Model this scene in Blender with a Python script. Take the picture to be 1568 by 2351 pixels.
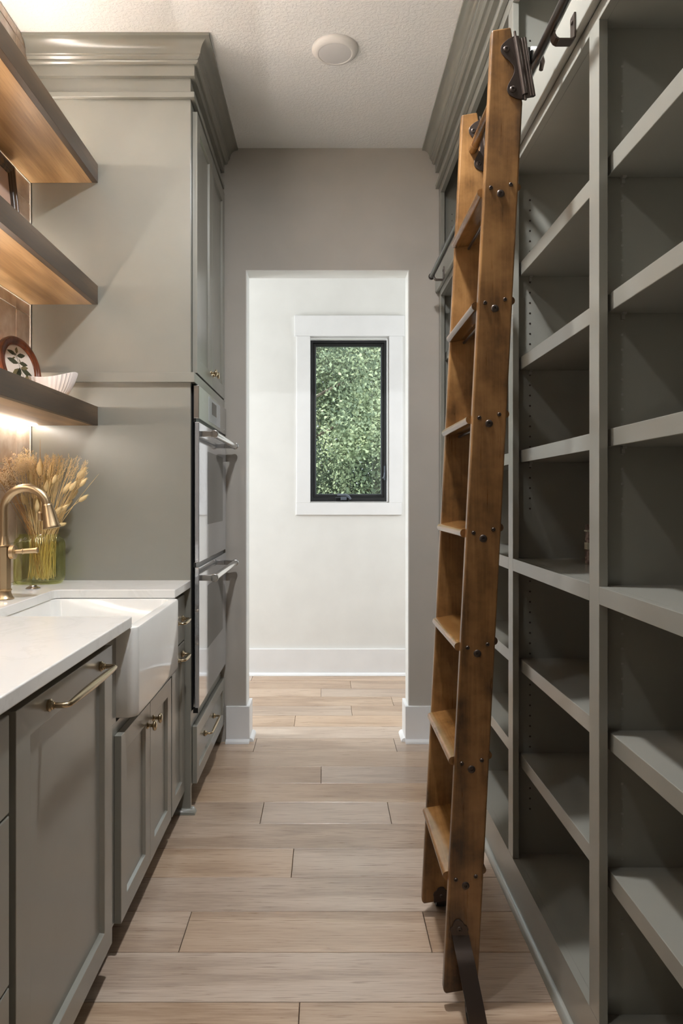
import bpy, bmesh, math, random
import numpy as np
from mathutils import Vector, Matrix

for o in list(bpy.data.objects):
    bpy.data.objects.remove(o, do_unlink=True)
S = bpy.context.scene
COL = S.collection
R = random.Random(7)
PI = math.pi

# ------------------------------------------------------------------ camera
# photo frame 1568 x 2351; vanishing point at (746, 1142); focal length 1620 px
F, U0, V0, HC = 1620.0, 746.0, 1142.0, 1.239
cd = bpy.data.cameras.new('camera'); cam = bpy.data.objects.new('camera', cd); COL.objects.link(cam)
cd.sensor_fit = 'HORIZONTAL'; cd.sensor_width = 36.0; cd.lens = F / 1568 * 36
cd.shift_x = (784 - U0) / 1568; cd.shift_y = -(1175.5 - V0) / 1568
cd.clip_start = 0.05; cd.clip_end = 200
cam.location = (0, 0, HC); cam.rotation_euler = (PI / 2, 0, 0)
S.camera = cam

# ------------------------------------------------------------------ world, sun, exposure
W = bpy.data.worlds.new('world'); S.world = W; W.use_nodes = True
wn = W.node_tree; bg = wn.nodes['Background']
bg.inputs[0].default_value = (0.80, 0.90, 1.0, 1); bg.inputs[1].default_value = 0.9
sd = bpy.data.lights.new('sun', 'SUN'); sd.energy = 2.5; sd.angle = 0.01; sd.color = (1, 0.95, 0.86)
sun = bpy.data.objects.new('sun', sd); COL.objects.link(sun)
sun.rotation_euler = (math.radians(35), 0, math.radians(-25)); sun.location = (0, 0, 9)
S.view_settings.view_transform = 'Standard'; S.view_settings.look = 'None'
S.view_settings.gamma = 1; S.view_settings.use_curve_mapping = False
S.view_settings.exposure = 2.1

def area(name, loc, rot, sx, sy, power, col=(1, 1, 1)):
    l = bpy.data.lights.new(name, 'AREA'); l.shape = 'RECTANGLE'; l.size = sx; l.size_y = sy
    l.energy = power; l.color = col
    o = bpy.data.objects.new(name, l); COL.objects.link(o); o.location = loc; o.rotation_euler = rot
    return o
# added fill lights against the solid hall side walls, no windows there
area('daylight_hall_window', (-2.78, 4.25, 1.6), (0, -PI / 2, 0), 1.5, 1.0, 15.5, (0.90, 0.95, 1.0))
area('daylight_hall_side_window', (1.98, 4.25, 1.7), (0, PI / 2, 0), 1.3, 0.9, 4.7, (0.90, 0.95, 1.0))

# ------------------------------------------------------------------ helpers
OFF = {}
def lin(r, g, b):
    f = lambda c: (c / 255) / 12.92 if c / 255 <= 0.04045 else ((c / 255 + 0.055) / 1.055) ** 2.4
    return (f(r), f(g), f(b), 1)

def tag(o, label=None, cat=None, group=None, kind=None):
    if label: o['label'] = label
    if cat: o['category'] = cat
    if group: o['group'] = group
    if kind: o['kind'] = kind
    return o

def thing(name, label, cat, loc, group=None, kind=None):
    o = bpy.data.objects.new(name, None); COL.objects.link(o)
    o.location = loc; o.empty_display_size = 0.05
    OFF[o] = Vector(loc)
    return tag(o, label, cat, group, kind)

class MB:
    def __init__(s): s.v = []; s.f = []
    def add(s, vs, fs):
        n = len(s.v); s.v += [tuple(p) for p in vs]; s.f += [tuple(i + n for i in q) for q in fs]; return s
    def box(s, x0, x1, y0, y1, z0, z1):
        x0, x1 = sorted((x0, x1)); y0, y1 = sorted((y0, y1)); z0, z1 = sorted((z0, z1))
        vs = [(x, y, z) for z in (z0, z1) for y in (y0, y1) for x in (x0, x1)]
        return s.add(vs, [(0, 2, 3, 1), (4, 5, 7, 6), (0, 1, 5, 4), (2, 6, 7, 3), (0, 4, 6, 2), (1, 3, 7, 5)])
    def loft(s, rings, cap=True, closed=True, loop=False):
        n = len(rings[0]); vs = [p for r in rings for p in r]; fs = []
        m = len(rings); rr = range(m if loop else m - 1)
        for i in rr:
            for j in range(n if closed else n - 1):
                a, b = i * n + j, i * n + (j + 1) % n
                i2 = ((i + 1) % m) * n
                fs.append((a, b, i2 + (j + 1) % n, i2 + j))
        if cap and closed and not loop:
            fs.append(tuple(range(n - 1, -1, -1))); fs.append(tuple((m - 1) * n + j for j in range(n)))
        return s.add(vs, fs)
    def prism(s, pts, fn, t0, t1):
        return s.loft([[fn(a, b, t0) for a, b in pts], [fn(a, b, t1) for a, b in pts]])
    def lathe(s, prof, org=(0, 0, 0), axis=(0, 0, 1), n=24, cap=True):
        ax = Vector(axis).normalized(); e1 = ax.orthogonal().normalized(); e2 = ax.cross(e1); o = Vector(org)
        rings = [[o + ax * h + (e1 * math.cos(2 * PI * k / n) + e2 * math.sin(2 * PI * k / n)) * max(r, 1e-5) for k in range(n)] for r, h in prof]
        return s.loft(rings, cap)
    def cyl(s, a, b, r, n=16, r2=None):
        a = Vector(a); b = Vector(b); L = (b - a).length
        return s.lathe([(r, 0), (r if r2 is None else r2, L)], a, b - a, n)
    def tube(s, path, rad, n=12):
        P = [Vector(p) for p in path]; rr = rad if isinstance(rad, (list, tuple)) else [rad] * len(P)
        rings = []; e1 = None
        for i, p in enumerate(P):
            t = (P[min(i + 1, len(P) - 1)] - P[max(i - 1, 0)]).normalized()
            e1 = t.orthogonal().normalized() if e1 is None else (e1 - t * e1.dot(t)).normalized()
            e2 = t.cross(e1)
            rings.append([p + (e1 * math.cos(2 * PI * k / n) + e2 * math.sin(2 * PI * k / n)) * rr[i] for k in range(n)])
        return s.loft(rings)
    def build(s, name, mat, parent=None, smooth=None, bevel=0, seg=2, loc=None, recalc=True):
        me = bpy.data.meshes.new(name)
        if parent is not None: off = OFF[parent]
        elif loc is not None: off = Vector(loc)
        else:
            a = np.array(s.v); mn = a.min(0); mx = a.max(0); off = Vector(((mn[0] + mx[0]) / 2, (mn[1] + mx[1]) / 2, mn[2]))
        me.from_pydata([(p[0] - off.x, p[1] - off.y, p[2] - off.z) for p in s.v], [], s.f)
        if recalc:
            bm = bmesh.new(); bm.from_mesh(me); bmesh.ops.recalc_face_normals(bm, faces=bm.faces); bm.to_mesh(me); bm.free()
        me.update()
        if smooth is not None:
            me.polygons.foreach_set('use_smooth', [True] * len(me.polygons))
            me.set_sharp_from_angle(angle=math.radians(smooth))
        if mat: me.materials.append(mat)
        o = bpy.data.objects.new(name, me); COL.objects.link(o); OFF[o] = off
        if parent is not None: o.parent = parent
        else: o.location = off
        if bevel:
            b = o.modifiers.new('bevel', 'BEVEL'); b.width = bevel; b.segments = seg; b.limit_method = 'ANGLE'; b.angle_limit = math.radians(35)
            b.use_clamp_overlap = True
        return o

def rrect(x0, x1, y0, y1, r, n=5):
    out = []
    for cx, cy, a0 in ((x1 - r, y1 - r, 0), (x0 + r, y1 - r, 90), (x0 + r, y0 + r, 180), (x1 - r, y0 + r, 270)):
        for k in range(n + 1):
            a = math.radians(a0 + 90 * k / n); out.append((cx + r * math.cos(a), cy + r * math.sin(a)))
    return out

# ------------------------------------------------------------------ materials
def new_mat(name):
    m = bpy.data.materials.new(name); m.use_nodes = True; nt = m.node_tree; nt.nodes.clear()
    out = nt.nodes.new('ShaderNodeOutputMaterial'); b = nt.nodes.new('ShaderNodeBsdfPrincipled')
    nt.links.new(b.outputs[0], out.inputs[0]); return m, nt, b
def nd(nt, t, ins=None, **at):
    n = nt.nodes.new(t)
    for k, v in at.items(): setattr(n, k, v)
    for k, v in (ins or {}).items():
        if hasattr(v, 'links') or isinstance(v, bpy.types.NodeSocket): nt.links.new(v, n.inputs[k])
        else: n.inputs[k].default_value = v
    return n
def ramp(nt, fac, stops):
    n = nt.nodes.new('ShaderNodeValToRGB'); nt.links.new(fac, n.inputs[0]); e = n.color_ramp.elements
    while len(e) < len(stops): e.new(0.5)
    for i, (p, c) in enumerate(stops): e[i].position = p; e[i].color = c
    return n
def setb(b, **k):
    for key, v in k.items(): b.inputs[key.replace('_', ' ')].default_value = v

def paint(name, col, rough=0.4, bump=0.0, bscale=300, spec=0.5, mott=0.03):
    m, nt, b = new_mat(name); tc = nd(nt, 'ShaderNodeTexCoord')
    nz = nd(nt, 'ShaderNodeTexNoise', {'Vector': tc.outputs['Object'], 'Scale': 5.0, 'Detail': 3.0})
    lo = tuple(c * (1 - mott) for c in col[:3]) + (1,); hi = tuple(min(1, c * (1 + mott)) for c in col[:3]) + (1,)
    r = ramp(nt, nz.outputs[0], [(0.3, lo), (0.7, hi)]); nt.links.new(r.outputs[0], b.inputs['Base Color'])
    setb(b, Roughness=rough); b.inputs['Specular IOR Level'].default_value = spec
    if bump:
        n2 = nd(nt, 'ShaderNodeTexNoise', {'Vector': tc.outputs['Object'], 'Scale': bscale, 'Detail': 2.0})
        bp = nd(nt, 'ShaderNodeBump', {'Strength': bump, 'Distance': 0.002, 'Height': n2.outputs[0]}); nt.links.new(bp.outputs[0], b.inputs['Normal'])
    return m

def metal(name, col, rough=0.3, brush=0.0, metallic=1.0):
    m, nt, b = new_mat(name); tc = nd(nt, 'ShaderNodeTexCoord')
    nz = nd(nt, 'ShaderNodeTexNoise', {'Vector': tc.outputs['Object'], 'Scale': 60.0, 'Detail': 3.0})
    r = nd(nt, 'ShaderNodeMapRange', {'Value': nz.outputs[0], 'To Min': max(0.02, rough - 0.05), 'To Max': rough + 0.05}); nt.links.new(r.outputs[0], b.inputs['Roughness'])
    b.inputs['Base Color'].default_value = col; setb(b, Metallic=metallic)
    if brush:
        mp = nd(nt, 'ShaderNodeMapping', {'Vector': tc.outputs['Object'], 'Scale': (1500, 1500, 20)})
        n2 = nd(nt, 'ShaderNodeTexNoise', {'Vector': mp.outputs[0], 'Scale': 1.0})
        bp = nd(nt, 'ShaderNodeBump', {'Strength': brush, 'Distance': 0.0005, 'Height': n2.outputs[0]}); nt.links.new(bp.outputs[0], b.inputs['Normal'])
    return m

def wood(name, cols, axis=0, stretch=12.0, scale=9.0, rough=0.45, rnd=False, blotch=0.0, rings=0.35, bump=0.15, rough_var=0.08, fine=0.35, vary=0.0, pores=0.0):
    """cols: dark, mid, light (linear rgba). Grain runs along axis."""
    m, nt, b = new_mat(name); tc = nd(nt, 'ShaderNodeTexCoord'); vec = tc.outputs['Object']
    if rnd:
        oi = nd(nt, 'ShaderNodeObjectInfo')
        sc = nd(nt, 'ShaderNodeVectorMath', {0: (7.3, 3.1, 5.7)}, operation='SCALE'); nt.links.new(oi.outputs['Random'], sc.inputs['Scale'])
        ad = nd(nt, 'ShaderNodeVectorMath', {0: vec, 1: sc.outputs[0]}, operation='ADD'); vec = ad.outputs[0]
    sv = [scale] * 3; sv[axis] = scale / stretch
    mp = nd(nt, 'ShaderNodeMapping', {'Vector': vec, 'Scale': sv})
    big = nd(nt, 'ShaderNodeTexNoise', {'Vector': mp.outputs[0], 'Scale': 0.55, 'Detail': 2.0, 'Roughness': 0.5, 'Distortion': 0.3})
    # cathedral rings: repeat the big noise field
    mul = nd(nt, 'ShaderNodeMath', {0: big.outputs[0], 1: 26.0}, operation='MULTIPLY'); sn = nd(nt, 'ShaderNodeMath', {0: mul.outputs[0]}, operation='SINE')
    sn2 = nd(nt, 'ShaderNodeMath', {0: sn.outputs[0], 1: 0.5, 2: 0.5}, operation='MULTIPLY_ADD')
    fv = [scale * 14] * 3; fv[axis] = scale * 14 / (stretch * 2.5)
    mf = nd(nt, 'ShaderNodeMapping', {'Vector': vec, 'Scale': fv}); fn = nd(nt, 'ShaderNodeTexNoise', {'Vector': mf.outputs[0], 'Scale': 1.0, 'Detail': 4.0, 'Roughness': 0.65})
    a1 = nd(nt, 'ShaderNodeMath', {0: sn2.outputs[0], 1: rings}, operation='MULTIPLY')
    a2 = nd(nt, 'ShaderNodeMath', {0: fn.outputs[0], 1: fine, 2: a1.outputs[0]}, operation='MULTIPLY_ADD')
    a3 = nd(nt, 'ShaderNodeMath', {0: big.outputs[0], 1: max(0.0, 1 - rings - fine), 2: a2.outputs[0]}, operation='MULTIPLY_ADD')
    fac = a3.outputs[0]
    if blotch:
        bn = nd(nt, 'ShaderNodeTexNoise', {'Vector': vec, 'Scale': 7.0, 'Detail': 5.0, 'Roughness': 0.6})
        b1 = nd(nt, 'ShaderNodeMath', {0: bn.outputs[0], 1: 0.5}, operation='SUBTRACT')
        b2 = nd(nt, 'ShaderNodeMath', {0: b1.outputs[0], 1: blotch * 2.5, 2: fac}, operation='MULTIPLY_ADD'); fac = b2.outputs[0]
    if pores:
        pv = [scale * 22] * 3; pv[axis] = scale * 22 / 26
        mp2 = nd(nt, 'ShaderNodeMapping', {'Vector': vec, 'Scale': pv}); pn = nd(nt, 'ShaderNodeTexNoise', {'Vector': mp2.outputs[0], 'Scale': 1.0, 'Detail': 1.0})
        pm = nd(nt, 'ShaderNodeMapRange', {'Value': pn.outputs[0], 'From Min': 0.60, 'From Max': 0.70, 'To Min': 0.0, 'To Max': 1.0})
        pm2 = nd(nt, 'ShaderNodeMath', {0: pm.outputs[0], 1: sn2.outputs[0]}, operation='MULTIPLY')
        ps = nd(nt, 'ShaderNodeMath', {0: pm2.outputs[0], 1: -2.0 * pores, 2: fac}, operation='MULTIPLY_ADD'); fac = ps.outputs[0]
    cr = ramp(nt, fac, [(0.28, cols[0]), (0.5, cols[1]), (0.74, cols[2])]); colout = cr.outputs[0]
    if rnd and vary:
        h = nd(nt, 'ShaderNodeHueSaturation', {'Color': colout})
        v = nd(nt, 'ShaderNodeMapRange', {'Value': oi.outputs['Random'], 'To Min': 1 - vary, 'To Max': 1 + vary * 0.7}); nt.links.new(v.outputs[0], h.inputs['Value'])
        m2 = nd(nt, 'ShaderNodeMath', {0: oi.outputs['Random'], 1: 7.77}, operation='MULTIPLY'); fr = nd(nt, 'ShaderNodeMath', {0: m2.outputs[0]}, operation='FRACT')
        v2 = nd(nt, 'ShaderNodeMapRange', {'Value': fr.outputs[0], 'To Min': 0.85, 'To Max': 1.15}); nt.links.new(v2.outputs[0], h.inputs['Saturation'])
        colout = h.outputs[0]
    nt.links.new(colout, b.inputs['Base Color'])
    rr = nd(nt, 'ShaderNodeMapRange', {'Value': fn.outputs[0], 'To Min': rough - rough_var, 'To Max': rough + rough_var}); nt.links.new(rr.outputs[0], b.inputs['Roughness'])
    bp = nd(nt, 'ShaderNodeBump', {'Strength': bump, 'Distance': 0.001, 'Height': fac}); nt.links.new(bp.outputs[0], b.inputs['Normal'])
    b.inputs['Specular IOR Level'].default_value = 0.6
    return m

def emit(name, col, strength):
    m, nt, b = new_mat(name); setb(b, Base_Color=(0.8, 0.8, 0.8, 1), Emission_Strength=strength); b.inputs['Emission Color'].default_value = col
    return m

M = {}
M['paint'] = paint('sage_grey_cabinet_paint', lin(138, 136, 127), 0.25, 0.02, 500, spec=1.0)
M['wall'] = paint('greige_wall_paint', lin(180, 174, 165), 0.75, 0.12, 260)
M['hallwall'] = paint('white_hall_paint', lin(226, 225, 221), 0.7, 0.08, 260)
M['trim'] = paint('white_trim_paint', lin(232, 232, 232), 0.4)
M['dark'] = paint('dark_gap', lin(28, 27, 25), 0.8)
M['black'] = paint('black_window_frame', lin(30, 31, 33), 0.45)
M['blackgloss'] = paint('black_oven_trim', lin(18, 19, 21), 0.3)
M['bronze'] = metal('dark_bronze_hardware', lin(82, 72, 66), 0.33, metallic=0.8)
M['iron'] = metal('grey_iron_rail', lin(105, 102, 100), 0.34)
M['brass'] = metal('champagne_brass', lin(196, 172, 138), 0.34)
M['pull'] = metal('aged_brass_pull', lin(190, 172, 142), 0.24)
M['steel'] = metal('brushed_stainless', lin(186, 184, 182), 0.22)
M['steelpol'] = metal('polished_stainless_door', lin(206, 207, 211), 0.07, metallic=0.75)
M['steelbar'] = metal('polished_handle_bar', lin(222, 221, 219), 0.12)
M['display'] = paint('light_grey_keypad', lin(178, 180, 184), 0.2)
M['screen'] = paint('dark_screen', lin(52, 46, 42), 0.12)
M['porcelain'] = paint('white_fireclay', lin(236, 235, 231), 0.07, spec=0.6)
M['bowl'] = paint('white_matte_ceramic', lin(235, 228, 224), 0.45)
M['disc'] = paint('white_light_trim', lin(228, 226, 222), 0.45)
M['diffuser'] = paint('frosted_diffuser', lin(214, 213, 212), 0.35)
M['caulk'] = paint('white_caulk', lin(235, 228, 218), 0.5)
M['plastic'] = paint('grey_plastic', lin(90, 97, 108), 0.35)
M['whitewheel'] = paint('white_roller_plastic', lin(205, 204, 200), 0.4)
M['rubber'] = paint('dark_rubber', lin(40, 37, 35), 0.6)
M['paper'] = paint('cream_print_paper', lin(226, 214, 202), 0.8)
M['canvas'] = paint('dusty_pink_print', lin(190, 160, 142), 0.8)
M['leafprint'] = paint('printed_leaf_green', lin(66, 66, 44), 0.8, mott=0.25)
M['leafprint2'] = paint('printed_leaf_olive', lin(112, 100, 66), 0.8, mott=0.2)
M['roundframe'] = wood('red_brown_frame_wood', (lin(84, 40, 18), lin(122, 62, 30), lin(150, 84, 44)), 2, 3, 20, 0.32)
M['stripframe'] = wood('dark_striped_frame_wood', (lin(40, 26, 14), lin(74, 50, 26), lin(112, 78, 40)), 2, 20, 30, 0.35)
M['bookcover'] = wood('brown_book_cloth', (lin(70, 52, 44), lin(105, 82, 72), lin(150, 130, 118)), 1, 2, 60, 0.7)
M['bookband'] = paint('pale_book_band', lin(176, 172, 150), 0.6)
M['clip'] = paint('clear_shelf_clip', lin(150, 148, 140), 0.2)
M['ladder'] = wood('stained_ladder_wood', (lin(56, 37, 18), lin(116, 81, 44), lin(150, 110, 66)), 2, 9, 11, 0.30, blotch=0.45, rings=0.14, fine=0.3, bump=0.06)
M['tread'] = wood('stained_tread_wood', (lin(64, 42, 20), lin(116, 80, 42), lin(148, 108, 64)), 1, 9, 11, 0.2, blotch=0.3, rings=0.14, fine=0.3, bump=0.06)
M['shelfwood'] = wood('golden_shelf_veneer', (lin(140, 106, 68), lin(180, 144, 100), lin(204, 170, 126)), 1, 9, 10, 0.36, rings=0.3, fine=0.35, bump=0.1, pores=0.1)
M['fascia'] = wood('dark_walnut_fascia', (lin(58, 45, 32), lin(88, 70, 52), lin(110, 90, 68)), 1, 9, 10, 0.45, rings=0.3, fine=0.35, bump=0.1, pores=0.1)
M['floor'] = wood('oak_floor_plank', (lin(152, 127, 106), lin(186, 162, 140), lin(206, 185, 164)), 0, 7, 11, 0.30, rnd=True, rings=0.16, fine=0.5, bump=0.12, vary=0.07, pores=0.14)
M['subfloor'] = paint('dark_floor_gap', lin(70, 52, 38), 0.9)
M['ground'] = paint('lawn', lin(84, 100, 52), 0.95, mott=0.3)
M['bark'] = wood('tree_bark', (lin(70, 60, 52), lin(120, 108, 96), lin(160, 148, 134)), 2, 3, 6, 0.9)
M['straw'] = paint('dry_straw', lin(228, 200, 146), 0.8, mott=0.15)
M['strawdark'] = paint('dry_brown_stalk', lin(190, 146, 92), 0.8, mott=0.15)
M['fluff'] = paint('bunny_tail_fluff', lin(234, 208, 156), 0.95, mott=0.1)
M['seed'] = paint('dried_flower_seed', lin(238, 214, 176), 0.9, mott=0.12)
M['led'] = emit('warm_led', (1.0, 0.975, 0.93, 1), 24.0)
M['leddown'] = emit('warm_white_led', (1.0, 0.95, 0.87, 1), 8.0)
M['lamp'] = emit('lit_diffuser', (0.94, 0.97, 1.0, 1), 240.0)
M['lampdim'] = emit('dimmed_diffuser', (0.97, 0.98, 1.0, 1), 46.0)

def mk_ceiling():
    m, nt, b = new_mat('textured_ceiling_paint'); tc = nd(nt, 'ShaderNodeTexCoord')
    b.inputs['Base Color'].default_value = lin(240, 240, 238); setb(b, Roughness=0.85)
    v = nd(nt, 'ShaderNodeTexNoise', {'Vector': tc.outputs['Object'], 'Scale': 75.0, 'Detail': 2.5, 'Roughness': 0.55, 'Distortion': 0.6})
    r = ramp(nt, v.outputs[0], [(0.46, (0, 0, 0, 1)), (0.56, (1, 1, 1, 1))])
    bp = nd(nt, 'ShaderNodeBump', {'Strength': 0.45, 'Distance': 0.0016, 'Height': r.outputs[0]}); nt.links.new(bp.outputs[0], b.inputs['Normal'])
    return m
M['ceiling'] = mk_ceiling()

def mk_tile():
    m, nt, b = new_mat('glazed_zellige_tile'); tc = nd(nt, 'ShaderNodeTexCoord'); oi = nd(nt, 'ShaderNodeObjectInfo')
    sc = nd(nt, 'ShaderNodeVectorMath', {0: (9, 5, 7)}, operation='SCALE'); nt.links.new(oi.outputs['Random'], sc.inputs['Scale'])
    ad = nd(nt, 'ShaderNodeVectorMath', {0: tc.outputs['Object'], 1: sc.outputs[0]}, operation='ADD')
    n1 = nd(nt, 'ShaderNodeTexNoise', {'Vector': ad.outputs[0], 'Scale': 16.0, 'Detail': 4.0})
    r = ramp(nt, n1.outputs[0], [(0.3, lin(186, 164, 144)), (0.55, lin(206, 187, 170)), (0.75, lin(220, 206, 192))])
    h = nd(nt, 'ShaderNodeHueSaturation', {'Color': r.outputs[0]}); v = nd(nt, 'ShaderNodeMapRange', {'Value': oi.outputs['Random'], 'To Min': 0.86, 'To Max': 1.06}); nt.links.new(v.outputs[0], h.inputs['Value'])
    nt.links.new(h.outputs[0], b.inputs['Base Color']); setb(b, Roughness=0.10)
    n2 = nd(nt, 'ShaderNodeTexNoise', {'Vector': ad.outputs[0], 'Scale': 13.0, 'Detail': 2.0})
    bp = nd(nt, 'ShaderNodeBump', {'Strength': 0.4, 'Distance': 0.003, 'Height': n2.outputs[0]}); nt.links.new(bp.outputs[0], b.inputs['Normal'])
    return m
M['tile'] = mk_tile()

def mk_quartz():
    m, nt, b = new_mat('white_quartz'); tc = nd(nt, 'ShaderNodeTexCoord')
    n1 = nd(nt, 'ShaderNodeTexNoise', {'Vector': tc.outputs['Object'], 'Scale': 4.0, 'Detail': 6.0, 'Roughness': 0.6, 'Distortion': 1.2})
    r = ramp(nt, n1.outputs[0], [(0.47, lin(232, 231, 227)), (0.50, lin(227, 226, 222)), (0.53, lin(233, 232, 229))])
    nt.links.new(r.outputs[0], b.inputs['Base Color']); setb(b, Roughness=0.12); return m
M['quartz'] = mk_quartz()

def mk_glass(name, tint, rough=0.0, clear=0.9):
    m = bpy.data.materials.new(name); m.use_nodes = True; nt = m.node_tree; nt.nodes.clear()
    out = nt.nodes.new('ShaderNodeOutputMaterial'); tr = nd(nt, 'ShaderNodeBsdfTransparent', {'Color': tint}); gl = nd(nt, 'ShaderNodeBsdfGlossy', {'Color': (1, 1, 1, 1), 'Roughness': rough})
    lw = nd(nt, 'ShaderNodeLayerWeight', {'Blend': 0.35}); pw = nd(nt, 'ShaderNodeMath', {0: lw.outputs['Facing'], 1: 3.0}, operation='POWER'); fr = nd(nt, 'ShaderNodeMath', {0: pw.outputs[0], 1: 0.6, 2: 0.04}, operation='MULTIPLY_ADD'); mx = nd(nt, 'ShaderNodeMixShader', {0: fr.outputs[0], 1: tr.outputs[0], 2: gl.outputs[0]}); nt.links.new(mx.outputs[0], out.inputs[0]); return m
M['pane'] = mk_glass('window_glass', (0.92, 0.95, 0.93, 1))
M['vaseglass'] = mk_glass('green_ribbed_glass', (0.95, 0.96, 0.78, 1), 0.03)
M['ovenglass'] = paint('dark_oven_glass', lin(92, 90, 86), 0.06, spec=0.8)

def mk_leaf(name, a, b_):
    m = bpy.data.materials.new(name); m.use_nodes = True; nt = m.node_tree; nt.nodes.clear(); tc = nd(nt, 'ShaderNodeTexCoord')
    nz = nd(nt, 'ShaderNodeTexNoise', {'Vector': tc.outputs['Object'], 'Scale': 2.5, 'Detail': 4.0}); r = ramp(nt, nz.outputs[0], [(0.35, a), (0.65, b_)])
    out = nt.nodes.new('ShaderNodeOutputMaterial'); d = nd(nt, 'ShaderNodeBsdfDiffuse', {'Color': r.outputs[0]}); t = nd(nt, 'ShaderNodeBsdfTranslucent', {'Color': r.outputs[0]})
    mx = nd(nt, 'ShaderNodeMixShader', {0: 0.4, 1: d.outputs[0], 2: t.outputs[0]}); nt.links.new(mx.outputs[0], out.inputs[0]); return m
M['leafA'] = mk_leaf('maple_leaf_green', lin(112, 124, 108), lin(172, 180, 148))
M['leafB'] = mk_leaf('deep_leaf_green', lin(90, 101, 94), lin(130, 142, 126))

# ================================================================== SETTING
CE = 3.009; XL = -1.157; XR = 0.93; YE = 3.576; YJ = 3.696; YF = 4.924; YB = -2.4
DX0, DX1, DZ = -0.397, 0.422, 2.387
def struct(mb, name, mat, bevel=0, parent=None, **k):
    o = mb.build(name, mat, parent, bevel=bevel, **k)
    if parent is None: o['kind'] = 'structure'
    return o

def ring_y(m, x0, x1, z0, z1, w, wb, y0, y1):
    return m.box(x0, x0 + w, y0, y1, z0, z1).box(x1 - w, x1, y0, y1, z0, z1).box(x0 + w, x1 - w, y0, y1, z0, z0 + wb).box(x0 + w, x1 - w, y0, y1, z1 - w, z1)
# floor: boards laid across the aisle, one object each
fl = struct(MB().box(-2.8, 2.0, YB, 5.06, -0.08, -0.0135), 'floor', M['subfloor'], loc=(0, 0, 0))
PW = 0.1895
joints = {-1: [-0.062], 0: [-0.95, 0.93], 1: [-0.399, 0.292], 2: [-0.80, 0.62], 3: [-0.11], 4: [-0.72, 0.80], 5: [-0.247, 0.2535], 6: [-0.9, 0.7], 7: [-0.017],
          8: [-0.8, 0.66], 9: [-0.35, 0.352], 10: [-0.9, 0.75], 11: [-0.167, 1.1], 12: [0.155, -1.3], 13: [0.41, -0.9], 14: [-0.025, 1.2], 15: [0.17, -1.4], 16: [-0.5, 0.9]}
for k in range(-22, 17):
    y0 = 1.733 + PW * k; y1 = min(y0 + PW, 5.05)
    y0c = max(y0, YB)
    if y1 <= YB: continue
    xa, xb = (-1.16, 0.935) if y1 < YJ else (-2.8, 2.0)
    js = [xa] + sorted(j for j in joints.get(k, [R.uniform(-0.9, 0.0), R.uniform(0.2, 0.8)]) if xa + 0.05 < j < xb - 0.05) + [xb]
    for a, b in zip(js[:-1], js[1:]):
        MB().box(a + 0.0010, b - 0.0010, y0c + 0.0010, y1 - 0.0010, -0.014, 0.0).build('plank', M['floor'], fl, bevel=0.0011, seg=1)

struct(MB().box(-2.95, 2.15, YB - 0.15, 5.06, CE, CE + 0.2), 'ceiling', M['ceiling'], loc=(0, 0, CE))
# left wall with its glazed tiles
wl = struct(MB().box(-1.35, XL - 0.0025, YB, YE, 0, CE), 'wall_left', M['caulk'], loc=(XL, 1, 0))
TP = 0.1465; YP = 2.769
zs = [1.239 - 0.170 + TP * k for k in range(-2, 15)]
ys = [YP - 0.126 - TP * k for k in range(-1, 13)]
tile_meshes = {}
for zi, z in enumerate(zs):
    z0 = max(z, 0.916); z1 = min(z + TP, CE - 0.004)
    if z1 - z0 < 0.012: continue
    for yi, y in enumerate(ys):
        y1 = min(y + TP, YP - 0.004); y0 = y
        if y0 < 0.75 or y1 - y0 < 0.02: continue
        d = R.uniform(-0.0006, 0.0008)
        MB().box(XL - 0.006, XL + d, y0 + 0.0013, y1 - 0.0013, z0 + 0.0013, z1 - 0.0013).build('tile', M['tile'], wl, bevel=0.0012, seg=1)
MB().box(XL - 0.003, XL + 0.004, YP - 0.004, YP + 0.001, 0.916, CE - 0.09).build('caulk_bead', M['caulk'], wl)
struct(MB().box(XR, XR + 0.2, YB, YE, 0, CE), 'wall_right', M['wall'])
# end wall with doorway
struct(MB().box(-1.35, DX0 - 0.004, YE, YJ, 0, CE).box(DX1 + 0.004, XR + 0.2, YE, YJ, 0, CE).box(DX0 - 0.004, DX1 + 0.004, YE, YJ, DZ + 0.004, CE), 'wall_end', M['wall'], loc=(0, YE, 0))
struct(MB().box(DX0 - 0.004, DX0, YE + 0.0006, YJ + 0.002, 0, DZ).box(DX1, DX1 + 0.004, YE + 0.0006, YJ + 0.002, 0, DZ).box(DX0 - 0.004, DX1 + 0.004, YE + 0.0006, YJ + 0.002, DZ, DZ + 0.004), 'trim_1', M['hallwall'])
struct(MB().box(-1.35, XR + 0.2, YB - 0.15, YB, 0, CE), 'wall_back', M['wall'])
# hall
struct(MB().box(-2.95, -2.8, YJ - 0.1, 5.06, 0, CE), 'wall_hall_left', M['hallwall'])
struct(MB().box(2.0, 2.15, YJ - 0.1, 5.06, 0, CE), 'wall_hall_right', M['hallwall'])
struct(MB().box(-2.8, -1.35, YJ - 0.1, YJ, 0, CE).box(XR + 0.2, 2.0, YJ - 0.1, YJ, 0, CE), 'wall_hall_near', M['hallwall'])
WX0, WX1, WZ0, WZ1 = -0.106, 0.437, 1.205, 2.345
struct(MB().box(-2.95, WX0, YF, 5.06, 0, CE).box(WX1, 2.15, YF, 5.06, 0, CE).box(WX0, WX1, YF, 5.06, 0, WZ0).box(WX0, WX1, YF, 5.06, WZ1, CE), 'wall_hall_far', M['hallwall'], loc=(0, YF, 0))

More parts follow.
